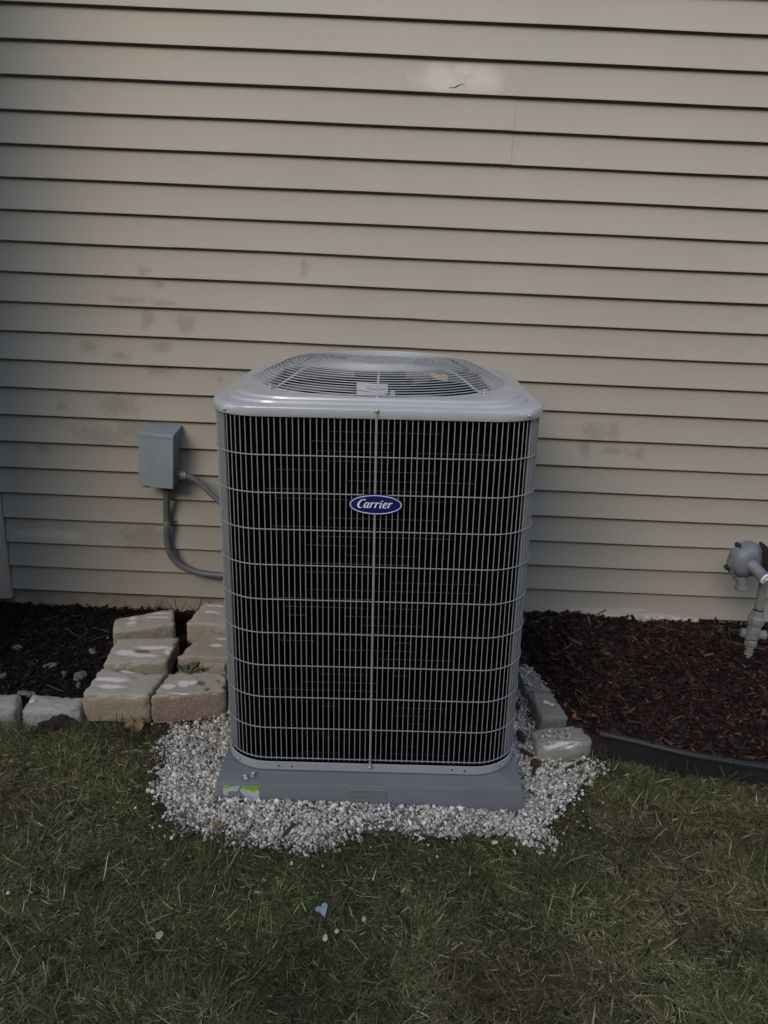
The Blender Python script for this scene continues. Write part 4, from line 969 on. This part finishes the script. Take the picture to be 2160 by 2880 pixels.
m = MB(); pts_ = [(a_ * .72, b_ * .72) for a_, b_ in [(0, -.024), (.010, -.012), (.022, .004), (.020, .016), (.008, .018), (.002, .010), (-.006, .016), (-.018, .012), (-.020, .002), (-.010, -.002)]]
m.add([(x, y, .003 + .15 * abs(x)) for x, y in pts_] + [(x, y, .15 * abs(x)) for x, y in pts_], [tuple(range(10)), tuple(range(19, 9, -1))] + [(i, (i + 1) % 10, 10 + (i + 1) % 10, 10 + i) for i in range(10)])
tag(part('plastic_scrap', m, painted('blue_grey_scrap', (.22, .27, .34), .4, .25, 60), None, loc=(-.105, -1.375, .026), rot=(R(14), R(-8), R(25))), 'torn blue grey plastic scrap lying in the lawn', 'plastic scrap')

from mathutils import noise as mnoise
def chunk(name, label, cat, x, y, z, sx, sy, sz, rz, mat, seed, group=None, rx=0, rough=.5):
    bm = bmesh.new(); bmesh.ops.create_icosphere(bm, subdivisions=2 if sx < .03 else 3, radius=.5); o_ = Vector((seed * 3.7, seed * 1.3, 0))
    for v in bm.verts:
        p = v.co.copy(); k = 1 + rough * (mnoise.noise(p * 2.3 + o_) * .8 + mnoise.noise(p * 6 + o_) * .45 + mnoise.noise(p * 14 + o_) * .25)
        v.co = Vector((p.x * sx * k, p.y * sy * k, p.z * sz * k))
    me = bpy.data.meshes.new(name); bm.to_mesh(me); bm.free(); me.materials.append(mat)
    o = link(name, me, None, (x, y, z), (R(rx), 0, R(rz))); return tag(o, label, cat, group)
MP = painted('white_pebble', (.50, .49, .46), .8, .15, 50); MT = painted('tan_pebble', (.36, .31, .25), .85, .2, 60)
MW = painted('wet_bark', (.035, .022, .018), .8, .35, 60, bump=.5); MCONC = painted('crumbled_mortar', (.125, .13, .12), .95, .6, 70, bump=.8, bscale=150)
chunk('pebble', 'white pebble in the lawn just below the blue plastic scrap', 'pebble', -.091, -1.447, .022, .011, .018, .010, 10, MP, 1)
chunk('pebble', 'small white pebble right of the pebble below the blue scrap', 'pebble', -.066, -1.428, .022, .010, .010, .008, 0, MP, 2)
chunk('pebble', 'greenish oval pebble in the lawn right of the blue plastic scrap', 'pebble', -.005, -1.39, .022, .010, .016, .009, 0, MT, 3)
chunk('pebble', 'tiny white pebble in the lawn near the left frame edge', 'pebble', -.854, -1.36, .022, .009, .011, .008, 30, MP, 4)
chunk('pebble', 'pale yellowish crumb in the lawn left of the dead grass tuft', 'pebble', -.464, -1.46, .024, .018, .018, .006, 20, painted('pale_crumb', (.30, .33, .19), .8, .2, 60), 5)
chunk('pebble', 'white squarish pebble at the right end of the gravel front', 'pebble', .336, -1.117, .016, .018, .012, .010, 20, MP, 6)
PG = 'gravel bits on the pad'
for k, (x, y, l) in enumerate(((-.362, -.966, 'left one of the two touching gravel bits on the pad corner'), (-.357, -.976, 'front one of the two touching gravel bits on the pad corner'), (-.341, -.952, 'rear gravel bit on the pad beside the base pan'), (-.340, -.966, 'greyish gravel bit on the pad between the rear bit and the front edge'))):
    chunk('pebble', l, 'pebble', x, y, .0745, .011, .009, .009, 40 * k, MP if k < 3 else MT, 10 + k, PG)
chunk('plaster_chip', 'white chip lying on the long grey edging stone', 'chip', -1.122, -.622, .0605, .022, .016, .006, 50, painted('white_chip', (.66, .67, .70), .7, .08, 40), 20)
chunk('stone_chip', 'tiny white speck of stone beside the rear left block', 'pebble', -1.015, -.225, .085, .006, .006, .006, 0, MP, 21)
for k, (x, y, sx, sy, l) in enumerate(((-1.318, -.303, .05, .025, 'flat pale stone fragment in the left bed nearest the left frame edge'), (-1.161, -.396, .06, .03, 'narrow grey mortar crumb in the left bed behind the edging stones'), (-1.30, -.46, .04, .03, 'grey mortar crumb in the left bed above the short edging stone'),
                                       (-1.035, -.445, .075, .05, 'largest crumbled mortar lump in the left bed beside the front tan block'), (-1.022, -.492, .04, .022, 'small mortar lump in front of the largest lump in the left bed'), (-1.094, -.435, .035, .025, 'mortar lump left of the largest lump in the left bed'),
                                       (-1.047, -.30, .04, .03, 'pale stone fragment against the second block in the left bed'), (-1.177, -.548, .09, .035, 'mossy grey slab fragment behind the long edging stone'), (-1.35, -.50, .03, .025, 'round grey crumb at the left frame edge of the bed'))):
    chunk('stone_fragment', l, 'stone fragment', x, y, float(bed_z_left(np.array(x), np.array(y))) + .010, sx * .7, sy * .7, .022, 25 * k, MCONC, 30 + k, 'broken stone bits in the left bed')
chunk('soil_shade_lump', 'dark lump standing for the shadowed hollow in front of the long edging stone', 'soil clod', -1.015, -.662, .004, .125, .045, .070, 0, M_SOIL, 50, rough=.8)  # near-black lump puts the dark hollow's shade into shape and colour
chunk('soil_shade_lump', 'small dark soil clod wedged between the pale border stone and the black edging', 'soil clod', .722, -.700, .020, .050, .060, .075, 20, M_SOIL, 52, rough=.7)
chunk('bark_piece', 'rounded dark bark lump on the gravel right of the pad', 'bark', .505, -.772, .018, .034, .036, .022, 20, MW, 51)
def stick(name, label, cat, a_, b_, r_, mat, seed, group=None, n=7):
    rg = random.Random(seed); a_, b_ = Vector(a_), Vector(b_); c = (a_ + b_) / 2; L_ = (b_ - a_).length
    pts = [a_ - c + (b_ - a_) * k / (n - 1) + Vector((rg.uniform(-1, 1), rg.uniform(-1, 1), rg.uniform(-.5, 1))) * L_ * (.006 if n > 7 else .018) for k in range(n)]
    m = MB(); m.tube(pts, [r_ * (.55 if k in (0, n - 1) else rg.uniform(.85, 1.15)) for k in range(n)], 6); o = part(name, m, mat, None, smooth='all', loc=c); return tag(o, label, cat, group)
stick('bark_strip', 'dark bark strip on the gravel pointing from the round bark lump to the pad', 'bark', (.500, -.79, .016), (.482, -.835, .013), .0055, MW, 1)
stick('bark_strip', 'long dark bark strip on the gravel before the pale border stone', 'bark', (.590, -.803, .018), (.655, -.756, .020), .0055, MW, 2)
stick('bark_strip', 'dark bark strip on the gravel in front of the pad', 'bark', (-.232, -1.13, .017), (-.205, -1.085, .018), .006, painted('brown_bark', (.05, .036, .030), .85, .3, 60), 3)
stick('bark_strip', 'dark bark piece against the right side of the pad', 'bark', (.470, -.625, .03), (.482, -.675, .026), .011, MW, 4)
stick('bark_strip', 'dark bark piece by the pad halfway along the right side', 'bark', (.478, -.47, .04), (.492, -.505, .036), .010, MW, 5)
stick('bark_strip', 'bark piece among gravel close to the front right pad corner', 'bark', (.468, -.715, .022), (.500, -.745, .022), .007, MW, 6)
bz = lambda x, y: float(bed_z_right(np.array(x), np.array(y)))
stick('wood_stick', 'long weathered stick lying across the mulch below the gas riser', 'stick', (1.08, -.045, bz(1.08, -.045) + .016), (1.53, -.20, bz(1.53, -.2) + .014), .0052, painted('weathered_wood', (.055, .040, .034), .85, .3, 30), 7, n=12)
stick('dry_stalk', 'thin pale dry stalk on the mulch right of the air conditioner', 'stalk', (.605, -.227, bz(.605, -.227) + .014), (.737, -.205, bz(.73, -.205) + .018), .0012, painted('dry_straw', (.26, .23, .18), .7, .2, 40), 8)
MS = painted('dry_weed_stem', (.075, .075, .050), .75, .3, 40)
SG = 'dry weed stems on the left bed'
lz = lambda x, y: float(bed_z_left(np.array(x), np.array(y))) + .012
for k, (a_, b_, l) in enumerate((((-1.215, -.149), (-1.115, -.222), 'long dry stem slanting to the right in the left bed'), ((-1.123, -.235), (-1.10, -.165), 'dry stem crossing the right end of the long slanting stem'), ((-1.10, -.150), (-1.022, -.185), 'dry stem near the rear left tan block'),
                                 ((-1.299, -.115), (-1.254, -.07), 'short dry stem nearest the foundation in the left bed'), ((-1.07, -.24), (-1.02, -.20), 'short dry stem pointing at the second block'), ((-1.13, -.50), (-1.06, -.53), 'curved dry stem just behind the long edging stone'))):
    stick('fallen_twig', l, 'twig', (a_[0], a_[1], lz(*a_)), (b_[0], b_[1], lz(*b_)), .0017, MS, 60 + k, SG)
